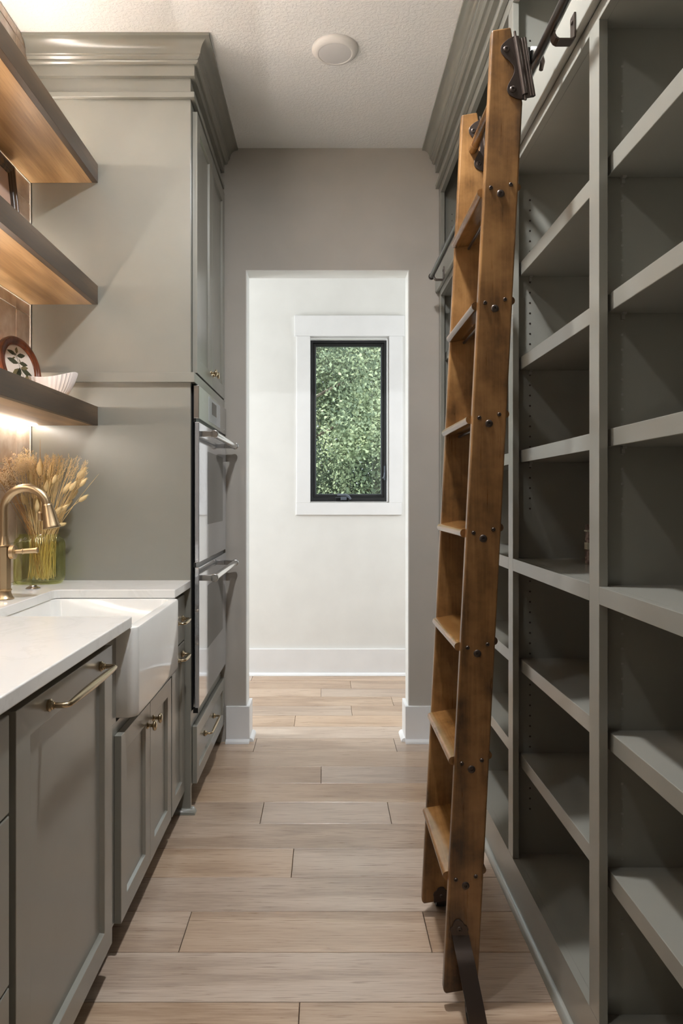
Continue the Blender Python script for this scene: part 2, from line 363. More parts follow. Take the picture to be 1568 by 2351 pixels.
# window with casing boards, black frame, sash, pane, crank and latch
win = thing('window_1', 'black framed casement window with white casing in the hall', None, (0.165, YF, WZ0), kind='structure'); del win['label']
m = MB().box(WX0 - 0.105, WX1 + 0.116, YF - 0.024, YF, 2.361, 2.503); m.build('head_casing', M['trim'], win, bevel=0.002)
MB().box(-0.1975, -0.103, YF - 0.018, YF, 1.2025, 2.361).build('side_casing', M['trim'], win, bevel=0.002)
MB().box(0.447, 0.538, YF - 0.018, YF, 1.2025, 2.361).build('side_casing', M['trim'], win, bevel=0.002)
MB().box(-0.2006, 0.534, YF - 0.018, YF, 1.1174, 1.2025).build('bottom_casing', M['trim'], win, bevel=0.002)
yj = YF + 0.055
MB().box(WX0, WX0 + 0.004, YF - 0.016, yj, WZ0, WZ1).box(WX1 - 0.004, WX1, YF - 0.016, yj, WZ0, WZ1).box(WX0, WX1, YF - 0.016, yj, WZ0, WZ0 + 0.004).box(WX0, WX1, YF - 0.016, yj, WZ1 - 0.004, WZ1).build('jamb_liner', M['trim'], win)
ring_y(MB(), WX0 + 0.004, WX1 - 0.004, WZ0 + 0.004, WZ1 - 0.004, 0.017, 0.03, YF + 0.03, YF + 0.12).build('window_frame', M['black'], win, bevel=0.0015)
sash = ring_y(MB(), WX0 + 0.021, WX1 - 0.021, WZ0 + 0.034, WZ1 - 0.021, 0.020, 0.022, YF + 0.045, YF + 0.085).build('sash', M['black'], win, bevel=0.003)
MB().box(WX0 + 0.04, WX1 - 0.04, YF + 0.062, YF + 0.066, WZ0 + 0.055, WZ1 - 0.04).build('pane', M['pane'], sash)
ring_y(MB(), WX0 + 0.040, WX1 - 0.040, WZ0 + 0.055, WZ1 - 0.040, 0.0035, 0.0035, YF + 0.058, YF + 0.07).build('glazing_seal', M['plastic'], sash)
cx = 0.122; z = WZ0 + 0.034
m = MB().box(cx - 0.05, cx + 0.045, YF + 0.008, YF + 0.035, WZ0 + 0.005, z + 0.0)
cr = m.build('crank_housing', M['blackgloss'], win, bevel=0.004)
MB().box(cx - 0.012, cx + 0.03, YF - 0.002, YF + 0.012, z - 0.018, z + 0.004).build('crank_hub', M['plastic'], cr, bevel=0.003)
MB().tube([(cx - 0.036, YF - 0.004, z + 0.018), (cx + 0.022, YF - 0.006, z + 0.018), (cx + 0.042, YF - 0.006, z + 0.008), (cx + 0.058, YF - 0.006, z - 0.012)], [0.008, 0.008, 0.009, 0.006], 10).build('folding_crank', M['plastic'], cr, smooth=40)
MB().box(WX1 - 0.024, WX1 - 0.014, YF + 0.02, YF + 0.03, 1.36, 1.46).tube([(WX1 - 0.02, YF + 0.02, 1.41), (WX1 - 0.024, YF + 0.005, 1.385), (WX1 - 0.034, YF, 1.372)], 0.004, 8).build('latch_lever', M['plastic'], win)

def quarter(m, pts_dir, h=0.018): return m
def baseboard(name, segs, mat=M['trim'], h=0.184, t=0.016, shoe=0.019):
    """segs: list of (x0,x1,y0,y1, dirx,diry) wall-side rectangle runs; dir points into the room"""
    b = MB(); s = MB()
    for (x0, x1, y0, y1, dx, dy) in segs:
        if dy: b.box(x0, x1, y0, y0 + dy * t, 0.0005, h)
        else: b.box(x0, x0 + dx * t, y0, y1, 0.0005, h)
        prof = [(0, 0), (shoe, 0)] + [(shoe * math.cos(a), shoe * math.sin(a)) for a in (PI / 8, PI / 4, 3 * PI / 8)] + [(0, shoe)]
        if dy: s.loft([[(x, y0 + dy * (t + p), 0.0005 + q) for p, q in prof] for x in (x0, x1)])
        else: s.loft([[(x0 + dx * (t + p), y, 0.0005 + q) for p, q in prof] for y in (y0, y1)])
    o = struct(b, name, mat, bevel=0.002); s.build('shoe_moulding', mat, o, smooth=60)
baseboard('baseboard_hall', [(-2.78, 1.98, YF, YF, 0, -1)])
baseboard('baseboard_left', [(-0.50, DX0 + 0.016, YE, YE, 0, -1), (DX0, DX0, YE + 0.0002, YJ + 0.016, 1, 0)])
baseboard('baseboard_right', [(DX1 - 0.016, 0.545, YE, YE, 0, -1), (DX1, DX1, YE + 0.0002, YJ + 0.016, -1, 0)])

# ------------------------------------------------------------------ outdoors, seen through the window
struct(MB().box(-60, 60, 5.4, 90, -0.7, -0.6), 'ground', M['ground'])
def tree(x, y, h, r0, rad, zc, nl, mat, label, trunk=0.09, seed=1):
    rg = np.random.default_rng(seed)
    t = thing('leafy_tree', label, 'tree', (x, y, -0.6), 'trees outside the hall window')
    m = MB(); path = [(x + 0.08 * math.sin(k * 1.3 + seed), y, -0.6 + h * k / 8) for k in range(9)]
    m.tube(path, [trunk * (1.15 - 0.9 * k / 8) for k in range(9)], 9)
    for k in range(8):
        a = rg.uniform(0, 2 * PI); zz = rg.uniform(0.3, 0.8) * h - 0.6; L = rad * 0.8
        m.tube([(x, y, zz), (x + math.cos(a) * L * .5, y + math.sin(a) * L * .5, zz + 0.35), (x + math.cos(a) * L, y + math.sin(a) * L, zz + 0.5)], [0.03, 0.02, 0.008], 6)
    m.build('trunk', M['bark'], t, smooth=60)
    # leaf clumps
    nl *= 5; nc = max(14, nl // 700); cl = rg.normal(size=(nc, 3)); cl /= np.linalg.norm(cl, axis=1)[:, None]; cl *= (rg.uniform(0.35, 1.0, nc) ** 0.5)[:, None]
    c = np.repeat(cl * np.array([rad, rad, (h + 0.6) / 2 - zc * 0.25]), nl // nc, axis=0); n = len(c)
    p = c + rg.normal(size=(n, 3)) * 0.26 + np.array([0, 0, zc])
    d1 = rg.normal(size=(n, 3)); d1 /= np.linalg.norm(d1, axis=1)[:, None]
    nn = rg.normal(size=(n, 3)) + np.array([0, -0.5, 1.1]); d2 = np.cross(nn, d1); d2 /= np.linalg.norm(d2, axis=1)[:, None]
    s1 = rg.uniform(0.02, 0.038, n)[:, None]; s2 = s1 * 0.62
    v = np.stack([p - d1 * s1, p + d2 * s2 - d1 * s1 * 0.1, p + d1 * s1, p - d2 * s2 - d1 * s1 * 0.1], 1).reshape(-1, 3)
    me = bpy.data.meshes.new('foliage'); me.from_pydata(v.tolist(), [], np.arange(4 * n).reshape(-1, 4).tolist()); me.materials.append(mat)
    o = bpy.data.objects.new('foliage', me); COL.objects.link(o); o.parent = t; OFF[o] = OFF[t]; o['kind'] = 'stuff'
tree(-0.3, 11.2, 6.5, 0, 1.7, 3.3, 12000, M['leafA'], 'sunlit maple with bright leaves close to the hall window', 0.10, 3)
tree(2.1, 12.4, 7.0, 0, 1.9, 3.6, 13000, M['leafA'], 'maple with a pale trunk right of the bright maple', 0.12, 5)
tree(1.28, 14.8, 8.0, 0, 1.8, 4.2, 13000, M['leafB'], 'darker tree with slim pale trunk behind the maples', 0.11, 8)
tree(-1.6, 15.5, 8.0, 0, 2.2, 4.0, 11000, M['leafB'], 'deep green tree at the left edge of the woods', 0.14, 9)
tree(3.6, 16.2, 8.0, 0, 2.2, 4.0, 11000, M['leafB'], 'deep green tree at the right edge of the woods', 0.14, 10)
tree(0.4, 18.5, 9.5, 0, 2.8, 4.8, 16000, M['leafB'], 'tallest deep green tree at the back of the woods', 0.16, 11)
for i, (x, y) in enumerate([(-0.6, 13.6), (0.55, 12.9), (1.7, 15.6)]):
    tree(x, y, 2.6, 0, 1.1, 0.9, 5000, M['leafB'], ['low shrub under the bright maple', 'low shrub under the middle of the woods', 'low shrub beside the slim pale trunk'][i], 0.04, 20 + i)

# ================================================================== LEFT RUN
XP, YP = -0.527, 2.769           # tall cabinet: aisle face and camera-side face
XFF, XD = -0.568, -0.548         # base cabinets: face frame and door fronts

def shaker(name, parent, y0, y1, z0, z1, xb, xf, rail=0.06, rec=0.009, mat=None):
    """shaker front in a plane of constant x (xb back, xf front): frame ring + recessed panel"""
    mat = mat or M['paint']; w = 0.0035; m = MB()
    def rect(x, i): return [(x, y0 + i, z0 + i), (x, y1 - i, z0 + i), (x, y1 - i, z1 - i), (x, y0 + i, z1 - i)]
    xr = xf - rec * (1 if xf > xb else -1)
    m.loft([rect(xb, 0), rect(xf, 0), rect(xf, rail), rect(xr, rail + w), rect(xb, rail + w)], cap=False, loop=True)
    o = m.build(name, mat, parent, bevel=0.0012)
    MB().box(xb, xr - 0.0003 * (1 if xf > xb else -1), y0 + rail - 0.001, y1 - rail + 0.001, z0 + rail - 0.001, z1 - rail + 0.001).build('panel', mat, o)
    return o
def slab(name, parent, y0, y1, z0, z1, xb, xf): return MB().box(xb, xf, y0, y1, z0, z1).build(name, M['paint'], parent, bevel=0.0025)
def knob(parent, x, y, z, k=1.0):
    pr = [(0.0105, 0), (0.0105, 0.002), (0.0055, 0.005), (0.0048, 0.012), (0.006, 0.016), (0.0135, 0.019), (0.0155, 0.022), (0.0155, 0.0245), (0.013, 0.0275), (0.006, 0.029), (0.0, 0.0292)]
    return MB().lathe([(r * k, h * k) for r, h in pr], (x, y, z), (1, 0, 0), 24).build('knob', M['pull'], parent, smooth=40)
def pull(parent, x, ya, yb, z, out=0.036, r=0.0062, name='pull_handle'):
    m = MB()
    for y in (ya, yb):
        m.lathe([(0.0115, 0), (0.0125, 0.003), (0.0125, 0.005), (0.009, 0.0075), (0.009, 0.0095), (0.007, 0.0115), (0.007, 0.014)], (x, y, z), (1, 0, 0), 20)
    L = yb - ya; c = 0.012; pts = [(x + 0.012, ya, z), (x + out - c, ya, z)]
    pts += [(x + out - c + c * math.sin(a), ya + c - c * math.cos(a), z) for a in (PI / 8, PI / 4, 3 * PI / 8, PI / 2)]
    for k in range(1, 8): pts.append((x + out, ya + c + (L - 2 * c) * k / 8, z))
    q = [(p[0], ya + yb - p[1], p[2]) for p in pts[:6]]; pts += q[::-1]
    rr = [r * 0.85] * 6 + [r * (0.95 + 0.35 * math.sin(PI * k / 8)) for k in range(1, 8)] + [r * 0.85] * 6
    return m.tube(pts, rr, 14).build(name, M['pull'], parent, smooth=40)

# ---------- tall oven cabinet
tc = thing('tall_oven_cabinet', 'tall sage grey oven cabinet with crown moulding reaching the ceiling', 'cabinet', (-0.84, 3.17, 0))
MB().box(-1.150, XP, YP, YP + 0.02, 0.0005, CE - 0.001).build('side_panel', M['paint'], tc, bevel=0.0012)
MB().box(-1.150, XP, YP + 0.0205, YE - 0.001, 1.69, CE - 0.001).build('upper_box', M['paint'], tc)
MB().box(-1.150, XP, YP + 0.0205, YE - 0.001, 0.1, 0.392).build('lower_box', M['paint'], tc)
MB().box(-1.150, XP, YE - 0.012, YE - 0.001, 0.392, 1.69).box(-1.150, -1.135, YP + 0.02, YE - 0.012, 0.392, 1.69).build('oven_bay', M['paint'], tc)
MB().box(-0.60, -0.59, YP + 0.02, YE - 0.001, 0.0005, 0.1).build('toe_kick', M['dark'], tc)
def mould(m, prof, side):
    """profile (p, z) run along the camera-side face, mitred at the corner, then along the aisle"""
    m.loft([[(-1.155, YP - p, z) for p, z in prof], [(XP + p, YP - p, z) for p, z in prof], [(XP + p, YE - 0.001, z) for p, z in prof]])
    return m
zc = CE - 0.0008
CROWN = [(0, 2.800), (0.018, 2.800), (0.018, 2.822), (0.003, 2.822), (0.003, 2.883), (0.018, 2.883), (0.018, 2.924), (0.027, 2.924), (0.033, 2.928), (0.035, 2.933), (0.032, 2.938), (0.036, 2.941),
         (0.041, 2.945), (0.042, 2.951), (0.046, 2.953)] + [(0.046 + 0.034 * (1 - math.cos(t)), 2.953 + 0.043 * math.sin(t)) for t in [PI / 2 * k / 8 for k in range(1, 9)]] + [(0.0857, 2.997), (0.0857, zc), (0, zc)]
def split_prof():
    return [(0, 2.800), (0.018, 2.800), (0.018, 2.822), (0, 2.822)], [(0, 2.883), (0.018, 2.883)] + CROWN[6:]
A, B_ = split_prof()
mould(MB(), B_, 0).build('crown_moulding', M['paint'], tc, smooth=28)
mould(MB(), A, 0).build('lower_bead', M['paint'], tc, bevel=0.002)
mould(MB(), [(0, 1.6895), (0.018, 1.6895), (0.018, 1.7275), (0, 1.7275)], 0).build('mid_rail', M['paint'], tc, bevel=0.0015)
def shoe_prof(s=0.018, o=0.0): return [(0, 0.0006), (s, 0.0006)] + [(s * math.cos(a), s * math.sin(a)) for a in (PI / 8, PI / 4, 3 * PI / 8)] + [(0, s)]
sp = shoe_prof(0.020)
m = MB(); m.loft([[(-0.62, YP - p, z) for p, z in sp], [(XP + p, YP - p, z) for p, z in sp], [(XP + p, YP + 0.02, z) for p, z in sp]])
m.build('shoe_moulding', M['paint'], tc, smooth=60)
MB().box(-0.56, XP, YE - 0.02, YE - 0.001, 0.0006, 0.1).build('end_leg', M['paint'], tc)
XT = -0.5065
d1 = shaker('door', tc, YP + 0.030, 3.167, 1.733, 2.769, XP + 0.001, XT, 0.062)
d2 = shaker('door', tc, 3.171, YE - 0.02, 1.733, 2.769, XP + 0.001, XT, 0.062)
knob(d1, XT, 3.137, 1.792); knob(d2, XT, 3.203, 1.792)
dr = shaker('drawer', tc, YP + 0.031, YE - 0.014, 0.1035, 0.33, XP + 0.001, XT - 0.001, 0.05)
pull(dr, XT - 0.01, 3.023, 3.264, 0.229, 0.032, 0.005)

# ---------- double wall oven
XO = -0.498; OY0, OY1 = 2.7905, 3.556
ov = thing('double_wall_oven', 'stainless double wall oven with two bar handles built into tall cabinet', 'oven', (-0.8, 3.17, 0.4))
MB().box(-1.10, XO - 0.024, OY0 + 0.01, OY1 - 0.01, 0.40, 1.682).build('oven_body', M['blackgloss'], ov)
cp = MB().box(XO - 0.022, XO, OY0, OY1, 1.552, 1.683).build('control_panel', M['steel'], ov, bevel=0.002)
MB().box(XO, XO + 0.0012, 3.022, 3.345, 1.566, 1.672).build('keypad_panel', M['display'], cp)
MB().box(XO + 0.0012, XO + 0.0020, 3.105, 3.228, 1.604, 1.658).build('screen', M['screen'], cp)
m = MB()
for k in range(5):
    for j in range(2): m.box(XO + 0.0012, XO + 0.0016, 3.040 + j * 0.028, 3.050 + j * 0.028, 1.585 + k * 0.016, 1.5865 + k * 0.016)
for k in range(3):
    for j in range(4): m.box(XO + 0.0012, XO + 0.0016, 3.115 + j * 0.03, 3.124 + j * 0.03, 1.574 + k * 0.009, 1.576 + k * 0.009)
for k in range(5): m.box(XO + 0.0012, XO + 0.0016, 3.318, 3.330, 1.585 + k * 0.018, 1.5865 + k * 0.018)
m.build('key_marks', M['plastic'], cp)['kind'] = 'stuff'
MB().lathe([(0.008, 0), (0.008, 0.0008)], (XO, 3.49, 1.572), (1, 0, 0), 20).build('maker_badge', M['steelbar'], cp)
for za, zb in ((1.538, 1.552), (0.9615, 0.98)): MB().box(XO - 0.022, XO - 0.012, OY0 + 0.004, OY1 - 0.004, za, zb).build('vent_gap', M['blackgloss'], ov)
def oven_door(z0, z1, wz0, wz1, hz):
    d = MB().box(XO - 0.018, XO, OY0 + 0.003, OY1 - 0.003, z0, z1).build('oven_door', M['steelpol'], ov, bevel=0.0025)
    MB().box(XO, XO + 0.0008, 3.000, 3.435, wz0, wz1).build('oven_window', M['ovenglass'], d)
    hx = XO + 0.053; m = MB()
    m.cyl((hx, 2.833, hz), (hx, 3.51, hz), 0.0135, 28)
    m.build('handle_bar', M['steelbar'], d, smooth=40)
    for y, s in ((2.838, 1), (3.505, -1)):
        m = MB(); m.lathe([(0.0155, -0.008), (0.0165, -0.006), (0.0165, 0.010), (0.0145, 0.013)], (hx, y, hz), (0, s, 0), 28)
        m.box(XO, hx - 0.004, y - 0.008, y + 0.008, hz - 0.0115, hz + 0.0115)
        m.build('handle_bracket', M['steel'], d, smooth=40, bevel=0.0015)
oven_door(0.98, 1.538, 1.125, 1.433, 1.494)
oven_door(0.4046, 0.9615, 0.60, 0.865, 0.916)
MB().box(XO - 0.024, XO - 0.004, OY0 + 0.003, OY0 + 0.02, 0.385, 0.4046).build('bottom_hinge', M['blackgloss'], ov)

# ---------- base cabinets
def base_body(parent, y0, y1, ztop=0.8835, sink=False):
    m = MB()
    if not sink: m.box(XL + 0.004, XFF, y0, y1, 0.09, ztop)
    else:
        m.box(XL + 0.004, XFF, y0, y1, 0.09, 0.628).box(XL + 0.004, XFF, y0, 1.918, 0.628, ztop).box(XL + 0.004, XFF, 2.498, y1, 0.628, ztop)
    m.build('cabinet_box', M['paint'], parent, bevel=0.001)
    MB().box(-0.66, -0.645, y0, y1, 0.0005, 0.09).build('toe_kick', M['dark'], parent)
t = thing('drawer_base_cabinet', 'grey base cabinet with slab drawers at the near end of the counter', 'cabinet', (-0.86, 0.95, 0))
base_body(t, 0.70, 1.238)
for a, b in ((0.6905, 0.862), (0.392, 0.6865), (0.091, 0.388)): slab('drawer', t, 0.715, 1.226, a, b, XFF + 0.0005, XD)
t = thing('panelled_dishwasher', 'grey shaker panel front with long brass appliance pull beside the sink', 'dishwasher', (-0.86, 1.54, 0))
MB().box(XL + 0.004, XFF - 0.012, 1.242, 1.832, 0.09, 0.8835).build('tub', M['dark'], t)
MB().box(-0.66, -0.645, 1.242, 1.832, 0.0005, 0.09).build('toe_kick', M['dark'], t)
MB().box(XFF - 0.02, XFF, 1.826, 1.842, 0.09, 0.8835).build('filler_strip', M['paint'], t)
d = shaker('front_panel', t, 1.252, 1.818, 0.091, 0.859, XFF - 0.011, XD, 0.062, 0.012); pull(d, XD, 1.397, 1.718, 0.8275, 0.040, 0.0068)
t = thing('sink_base_cabinet', 'grey base cabinet with two shaker doors and brass knobs under the sink', 'cabinet', (-0.86, 2.2, 0))
base_body(t, 1.843, 2.524, sink=True)
d = shaker('door', t, 1.899, 2.2125, 0.091, 0.597, XFF + 0.0005, XD, 0.055); knob(d, XD, 2.178, 0.535)
d = shaker('door', t, 2.2155, 2.515, 0.091, 0.597, XFF + 0.0005, XD, 0.055); knob(d, XD, 2.252, 0.535)
t = thing('narrow_base_cabinet', 'narrow grey cabinet with one drawer and pull-out door beside the tall cabinet', 'cabinet', (-0.86, 2.65, 0))
base_body(t, 2.5255, 2.7685)
d = slab('drawer', t, 2.531, 2.762, 0.685, 0.862, XFF + 0.0005, XD); pull(d, XD, 2.592, 2.702, 0.775, 0.034, 0.0055)
d = shaker('door', t, 2.531, 2.762, 0.091, 0.681, XFF + 0.0005, XD, 0.055); pull(d, XD, 2.592, 2.702, 0.640, 0.034, 0.0055)

# ---------- worktop, sink, fittings
XC = -0.5265
notch = [(XC, 1.926)] + [(-0.948 + 0.03 - 0.03 * math.sin(a), 1.926 + 0.03 - 0.03 * math.cos(a)) for a in (0, PI / 8, PI / 4, 3 * PI / 8, PI / 2)] \
      + [(-0.948 + 0.03 - 0.03 * math.cos(a), 2.481 - 0.03 + 0.03 * math.sin(a)) for a in (0, PI / 8, PI / 4, 3 * PI / 8, PI / 2)] + [(XC, 2.481)]
pts = [(XL + 0.0005, 0.69), (XC, 0.69)] + notch + [(XC, YP - 0.0008), (XL + 0.0005, YP - 0.0008)]
w = MB().prism(pts, lambda a, b, c: (a, b, c), 0.8845, 0.9145).build('worktop', M['quartz'], bevel=0.003, seg=3)
tag(w, 'white quartz worktop with a cut-out for the apron sink', 'countertop')
zt = 0.8838; m = MB()
def rg(x0, x1, y0, y1, r, z): return [(a, b, z) for a, b in rrect(x0, x1, y0, y1, r, 6)]
ox0, ox1, oy0, oy1 = -0.975, -0.513, 1.923, 2.4915
m.loft([rg(ox0 + .012, ox1 - .012, oy0 + .012, oy1 - .012, .02, 0.634), rg(ox0 + .003, ox1 - .003, oy0 + .003, oy1 - .003, .026, 0.638), rg(ox0, ox1, oy0, oy1, .028, 0.648),
        rg(ox0, ox1, oy0, oy1, .028, zt - .008), rg(ox0 + .002, ox1 - .002, oy0 + .002, oy1 - .002, .027, zt - .002), rg(ox0 + .007, ox1 - .007, oy0 + .007, oy1 - .007, .024, zt),
        rg(-0.952, -0.540, 1.946, 2.468, .03, zt), rg(-0.950, -0.5425, 1.949, 2.465, .03, zt - .004), rg(-0.938, -0.556, 1.962, 2.452, .035, 0.675), rg(-0.925, -0.57, 1.975, 2.44, .04, 0.664)])
sk = m.build('apron_sink', M['porcelain'], smooth=40); tag(sk, 'white fireclay apron-front sink set into the worktop', 'sink')
ZC = 0.9148
fx, fy = -1.024, 2.25
fc = thing('gooseneck_faucet', 'brushed brass gooseneck faucet with pull-down spray behind the sink', 'faucet', (fx, fy, ZC))
m = MB().lathe([(0.031, 0.0002), (0.031, 0.003), (0.0265, 0.008), (0.0225, 0.018), (0.0215, 0.026), (0.0245, 0.028), (0.0245, 0.031), (0.0215, 0.033)], (fx, fy, ZC), n=36); m.build('base_flange', M['brass'], fc, smooth=35)
MB().lathe([(0.0205, 0.032), (0.0225, 0.034), (0.0225, 0.166), (0.0205, 0.168)], (fx, fy, ZC), n=8).build('octagonal_body', M['brass'], fc, smooth=20)
MB().lathe([(0.023, 0.168), (0.023, 0.171), (0.020, 0.173), (0.017, 0.182), (0.0145, 0.195), (0.0135, 0.20)], (fx, fy, ZC), n=30).build('collar', M['brass'], fc, smooth=35)
ra = 0.0705; zc0 = 1.199
path = [(fx, fy, ZC + 0.195), (fx, fy, 1.16), (fx, fy, zc0)] + [(fx + ra - ra * math.cos(a), fy, zc0 + ra * math.sin(a)) for a in [math.radians(168) * k / 18 for k in range(1, 19)]]
MB().tube(path, 0.0132, 20).build('gooseneck', M['brass'], fc, smooth=50)
e = Vector(path[-1]); dv = Vector((math.sin(math.radians(168)), 0, math.cos(math.radians(168)))).normalized()
dv = Vector((math.sin(math.radians(11)), 0, -math.cos(math.radians(11))))
sh = MB().lathe([(0.0145, -0.004), (0.0168, 0.0), (0.0168, 0.003), (0.0175, 0.006), (0.0255, 0.066), (0.0275, 0.070), (0.0270, 0.0735), (0.022, 0.0745)], e, dv, 30).build('spray_head', M['brass'], fc, smooth=35)
MB().box(e.x - 0.030, e.x - 0.016, fy - 0.008, fy + 0.008, e.z - 0.05, e.z - 0.02).build('spray_button', M['brass'], sh, bevel=0.005, seg=3)
MB().lathe([(0.0215, 0.0), (0.0215, 0.012)], (fx + 0.022, fy, 1.0645), (1, 0, 0), 28).lathe([(0.0225, 0.0105), (0.0225, 0.0135), (0.012, 0.0165)], (fx + 0.022, fy, 1.0645), (1, 0, 0), 28).build('lever_ring', M['brass'], fc, smooth=35)
MB().lathe([(0.0068, 0.012), (0.0068, 0.037), (0.009, 0.038), (0.009, 0.040), (0.0078, 0.041), (0.0085, 0.08), (0.0095, 0.081), (0.0095, 0.086), (0.0075, 0.087)], (fx + 0.022, fy, 1.0645), (1, 0, 0.07), 20).build('lever_handle', M['brass'], fc, smooth=35)
b = MB().lathe([(0.0250, 0.0002), (0.0252, 0.002), (0.0200, 0.0055), (0.0135, 0.0085), (0.0125, 0.0115), (0.0118, 0.0125), (0.0, 0.0128)], (-1.037, 2.507, ZC), n=32).build('air_switch_button', M['steel'], smooth=30)
tag(b, 'small round brushed metal air switch button on the worktop', 'button')

# ---------- floating shelves and LED strips
for i, (z0, z1, lab) in enumerate([(2.473, 2.546, 'topmost thick walnut floating shelf under the ceiling'), (1.9956, 2.0686, 'thick walnut floating shelf holding the dark rectangular frame'), (1.521, 1.595, 'lowest thick walnut floating shelf holding the oval frame and bowl')]):
    s = thing('floating_shelf', lab, 'shelf', (-1.02, 1.78, z0), 'floating shelves over the counter')
    MB().box(XL + 0.001, -0.9126, 0.80, YP - 0.001, z0, z1).build('shelf_board', M['shelfwood'], s)
    MB().box(-0.9125, -0.8906, 0.80, YP - 0.001, z0, z1).build('front_fascia', M['fascia'], s, bevel=0.001)
    l = MB().box(XL + 0.006, XL + 0.016, 0.85, YP - 0.01, z1 + 0.0003, z1 + 0.006).build('led_strip', M['led'])
    tag(l, ['glowing LED strip at the back of the topmost walnut shelf', 'glowing LED strip behind the dark rectangular frame', 'glowing LED strip behind the oval frame and bowl'][i], 'light', 'shelf LED strips')
    MB().box(XL - 0.002, XL + 0.0035, 0.80, YP - 0.001, z0 - 0.0035, z0 - 0.0003).build('caulk_bead', M['caulk'], wl)
l = MB().box(XL + 0.022, XL + 0.033, 0.85, YP - 0.012, 1.5155, 1.5207).build('led_strip', M['leddown'])
tag(l, 'bright LED strip under the lowest walnut shelf', 'light', 'shelf LED strips')

# ================================================================== BOOKCASE
XB = 0.577; XBK = 0.905
bc = thing('built_in_bookcase', 'floor-to-ceiling sage grey bookcase with open shelves along the aisle', 'bookcase', (0.75, 2.2, 0))
ST = [(0.805, 0.860), (1.486, 1.541), (2.167, 2.220), (2.839, 2.894), (3.514, 3.575)]
for a, b in ST: MB().box(XB, XB + 0.019, a, b, 0.129, 2.76).build('stile', M['paint'], bc, bevel=0.0012)
for (a, b), (c, d) in zip(ST[:-1], ST[1:]):
    for z0, z1 in ((1.0136, 1.051), (2.245, 2.40)): MB().box(XB, XB + 0.019, b + 0.0002, c - 0.0002, z0, z1).build('rail', M['paint'], bc, bevel=0.0008)
MB().box(XB, XB + 0.019, 0.805, 3.575, 0.001, 0.1288).build('plinth_rail', M['paint'], bc)
MB().box(XB, XB + 0.019, 0.805, 3.575, 2.7602, CE - 0.001).build('frieze_board', M['paint'], bc)
MB().box(XB - 0.019, XB, 0.805, 3.575, 2.274, 2.37).build('rail_mount_board', M['paint'], bc, bevel=0.006, seg=3)
def run(m, prof, y0=0.805, y1=3.575): return m.loft([[(XB - p, y, z) for p, z in prof] for y in (y0, y1)])
run(MB(), B_).build('crown_moulding', M['paint'], bc, smooth=28)
run(MB(), A).build('lower_bead', M['paint'], bc, bevel=0.002)
run(MB(), shoe_prof(0.018)).build('shoe_moulding', M['paint'], bc, smooth=60)
MB().box(XBK, XBK + 0.01, 0.805, 3.575, 0.001, CE - 0.001).build('back_panel', M['paint'], bc)
PN = []
for i, (a, b) in enumerate(ST):
    y0 = a + 0.029 if i < 4 else 3.543
    PN.append(y0); MB().box(XB + 0.019, XBK, y0, y0 + 0.018, 0.001, CE - 0.001).build('partition', M['paint'], bc)
    if i:
        m = MB()
        for xh in (0.638, 0.86):
            for z in [0.27 + 0.0322 * k for k in range(23)] + [1.204 + 0.0320 * k for k in range(31)] + [2.50 + 0.032 * k for k in range(6)]:
                m.lathe([(0.0031, 0), (0.0031, 0.0006), (0.0022, 0.0006), (0.0021, 0.0001)], (xh, y0, z), (0, -1, 0), 8)
        o = m.build('pin_hole_sleeves', M['clip' if i == 1 else 'bronze'], bc); o['kind'] = 'stuff'
sub = [(1.347, 1.385), (1.634, 1.673), (1.925, 1.966), (0.701, 0.740), (0.407, 0.446)]
for i in range(4):
    y0 = PN[i] + 0.0185; y1 = PN[i + 1] - 0.0005
    for z0, z1, n in ((0.105, 0.129, 'deck'), (1.0136, 1.051, 'fixed_shelf'), (2.245, 2.263, 'fixed_shelf'), (2.382, 2.40, 'fixed_shelf')):
        MB().box(XB + 0.0192, XBK - 0.0005, y0, y1, z0, z1).build(n, M['paint'], bc)
    for z0, z1 in sub:
        s = MB().box(XB + 0.028, XBK - 0.0005, y0 + 0.0008, y1 - 0.0008, z0, z1).build('adjustable_shelf', M['paint'], bc, bevel=0.0014)
        if i < 3:
            MB().box(0.6335, 0.6425, y1 - 0.014, y1 - 0.0004, z0 - 0.004, z0 - 0.0003).box(0.6345, 0.6415, y1 - 0.006, y1 - 0.0004, z0 - 0.014, z0 - 0.004).build('shelf_pin', M['clip'], s)

bk = thing('small_book', 'slim brown book with pale bands standing inside the bookcase', 'book', (0.80, 1.985, 1.051))
MB().box(0.735, 0.85, 1.975, 1.997, 1.0516, 1.163).build('cover', M['bookcover'], bk, bevel=0.003)
MB().box(0.7343, 0.76, 1.9743, 1.9977, 1.093, 1.112).box(0.7335, 0.76, 1.974, 1.998, 1.143, 1.147).build('spine_band', M['bookband'], bk)

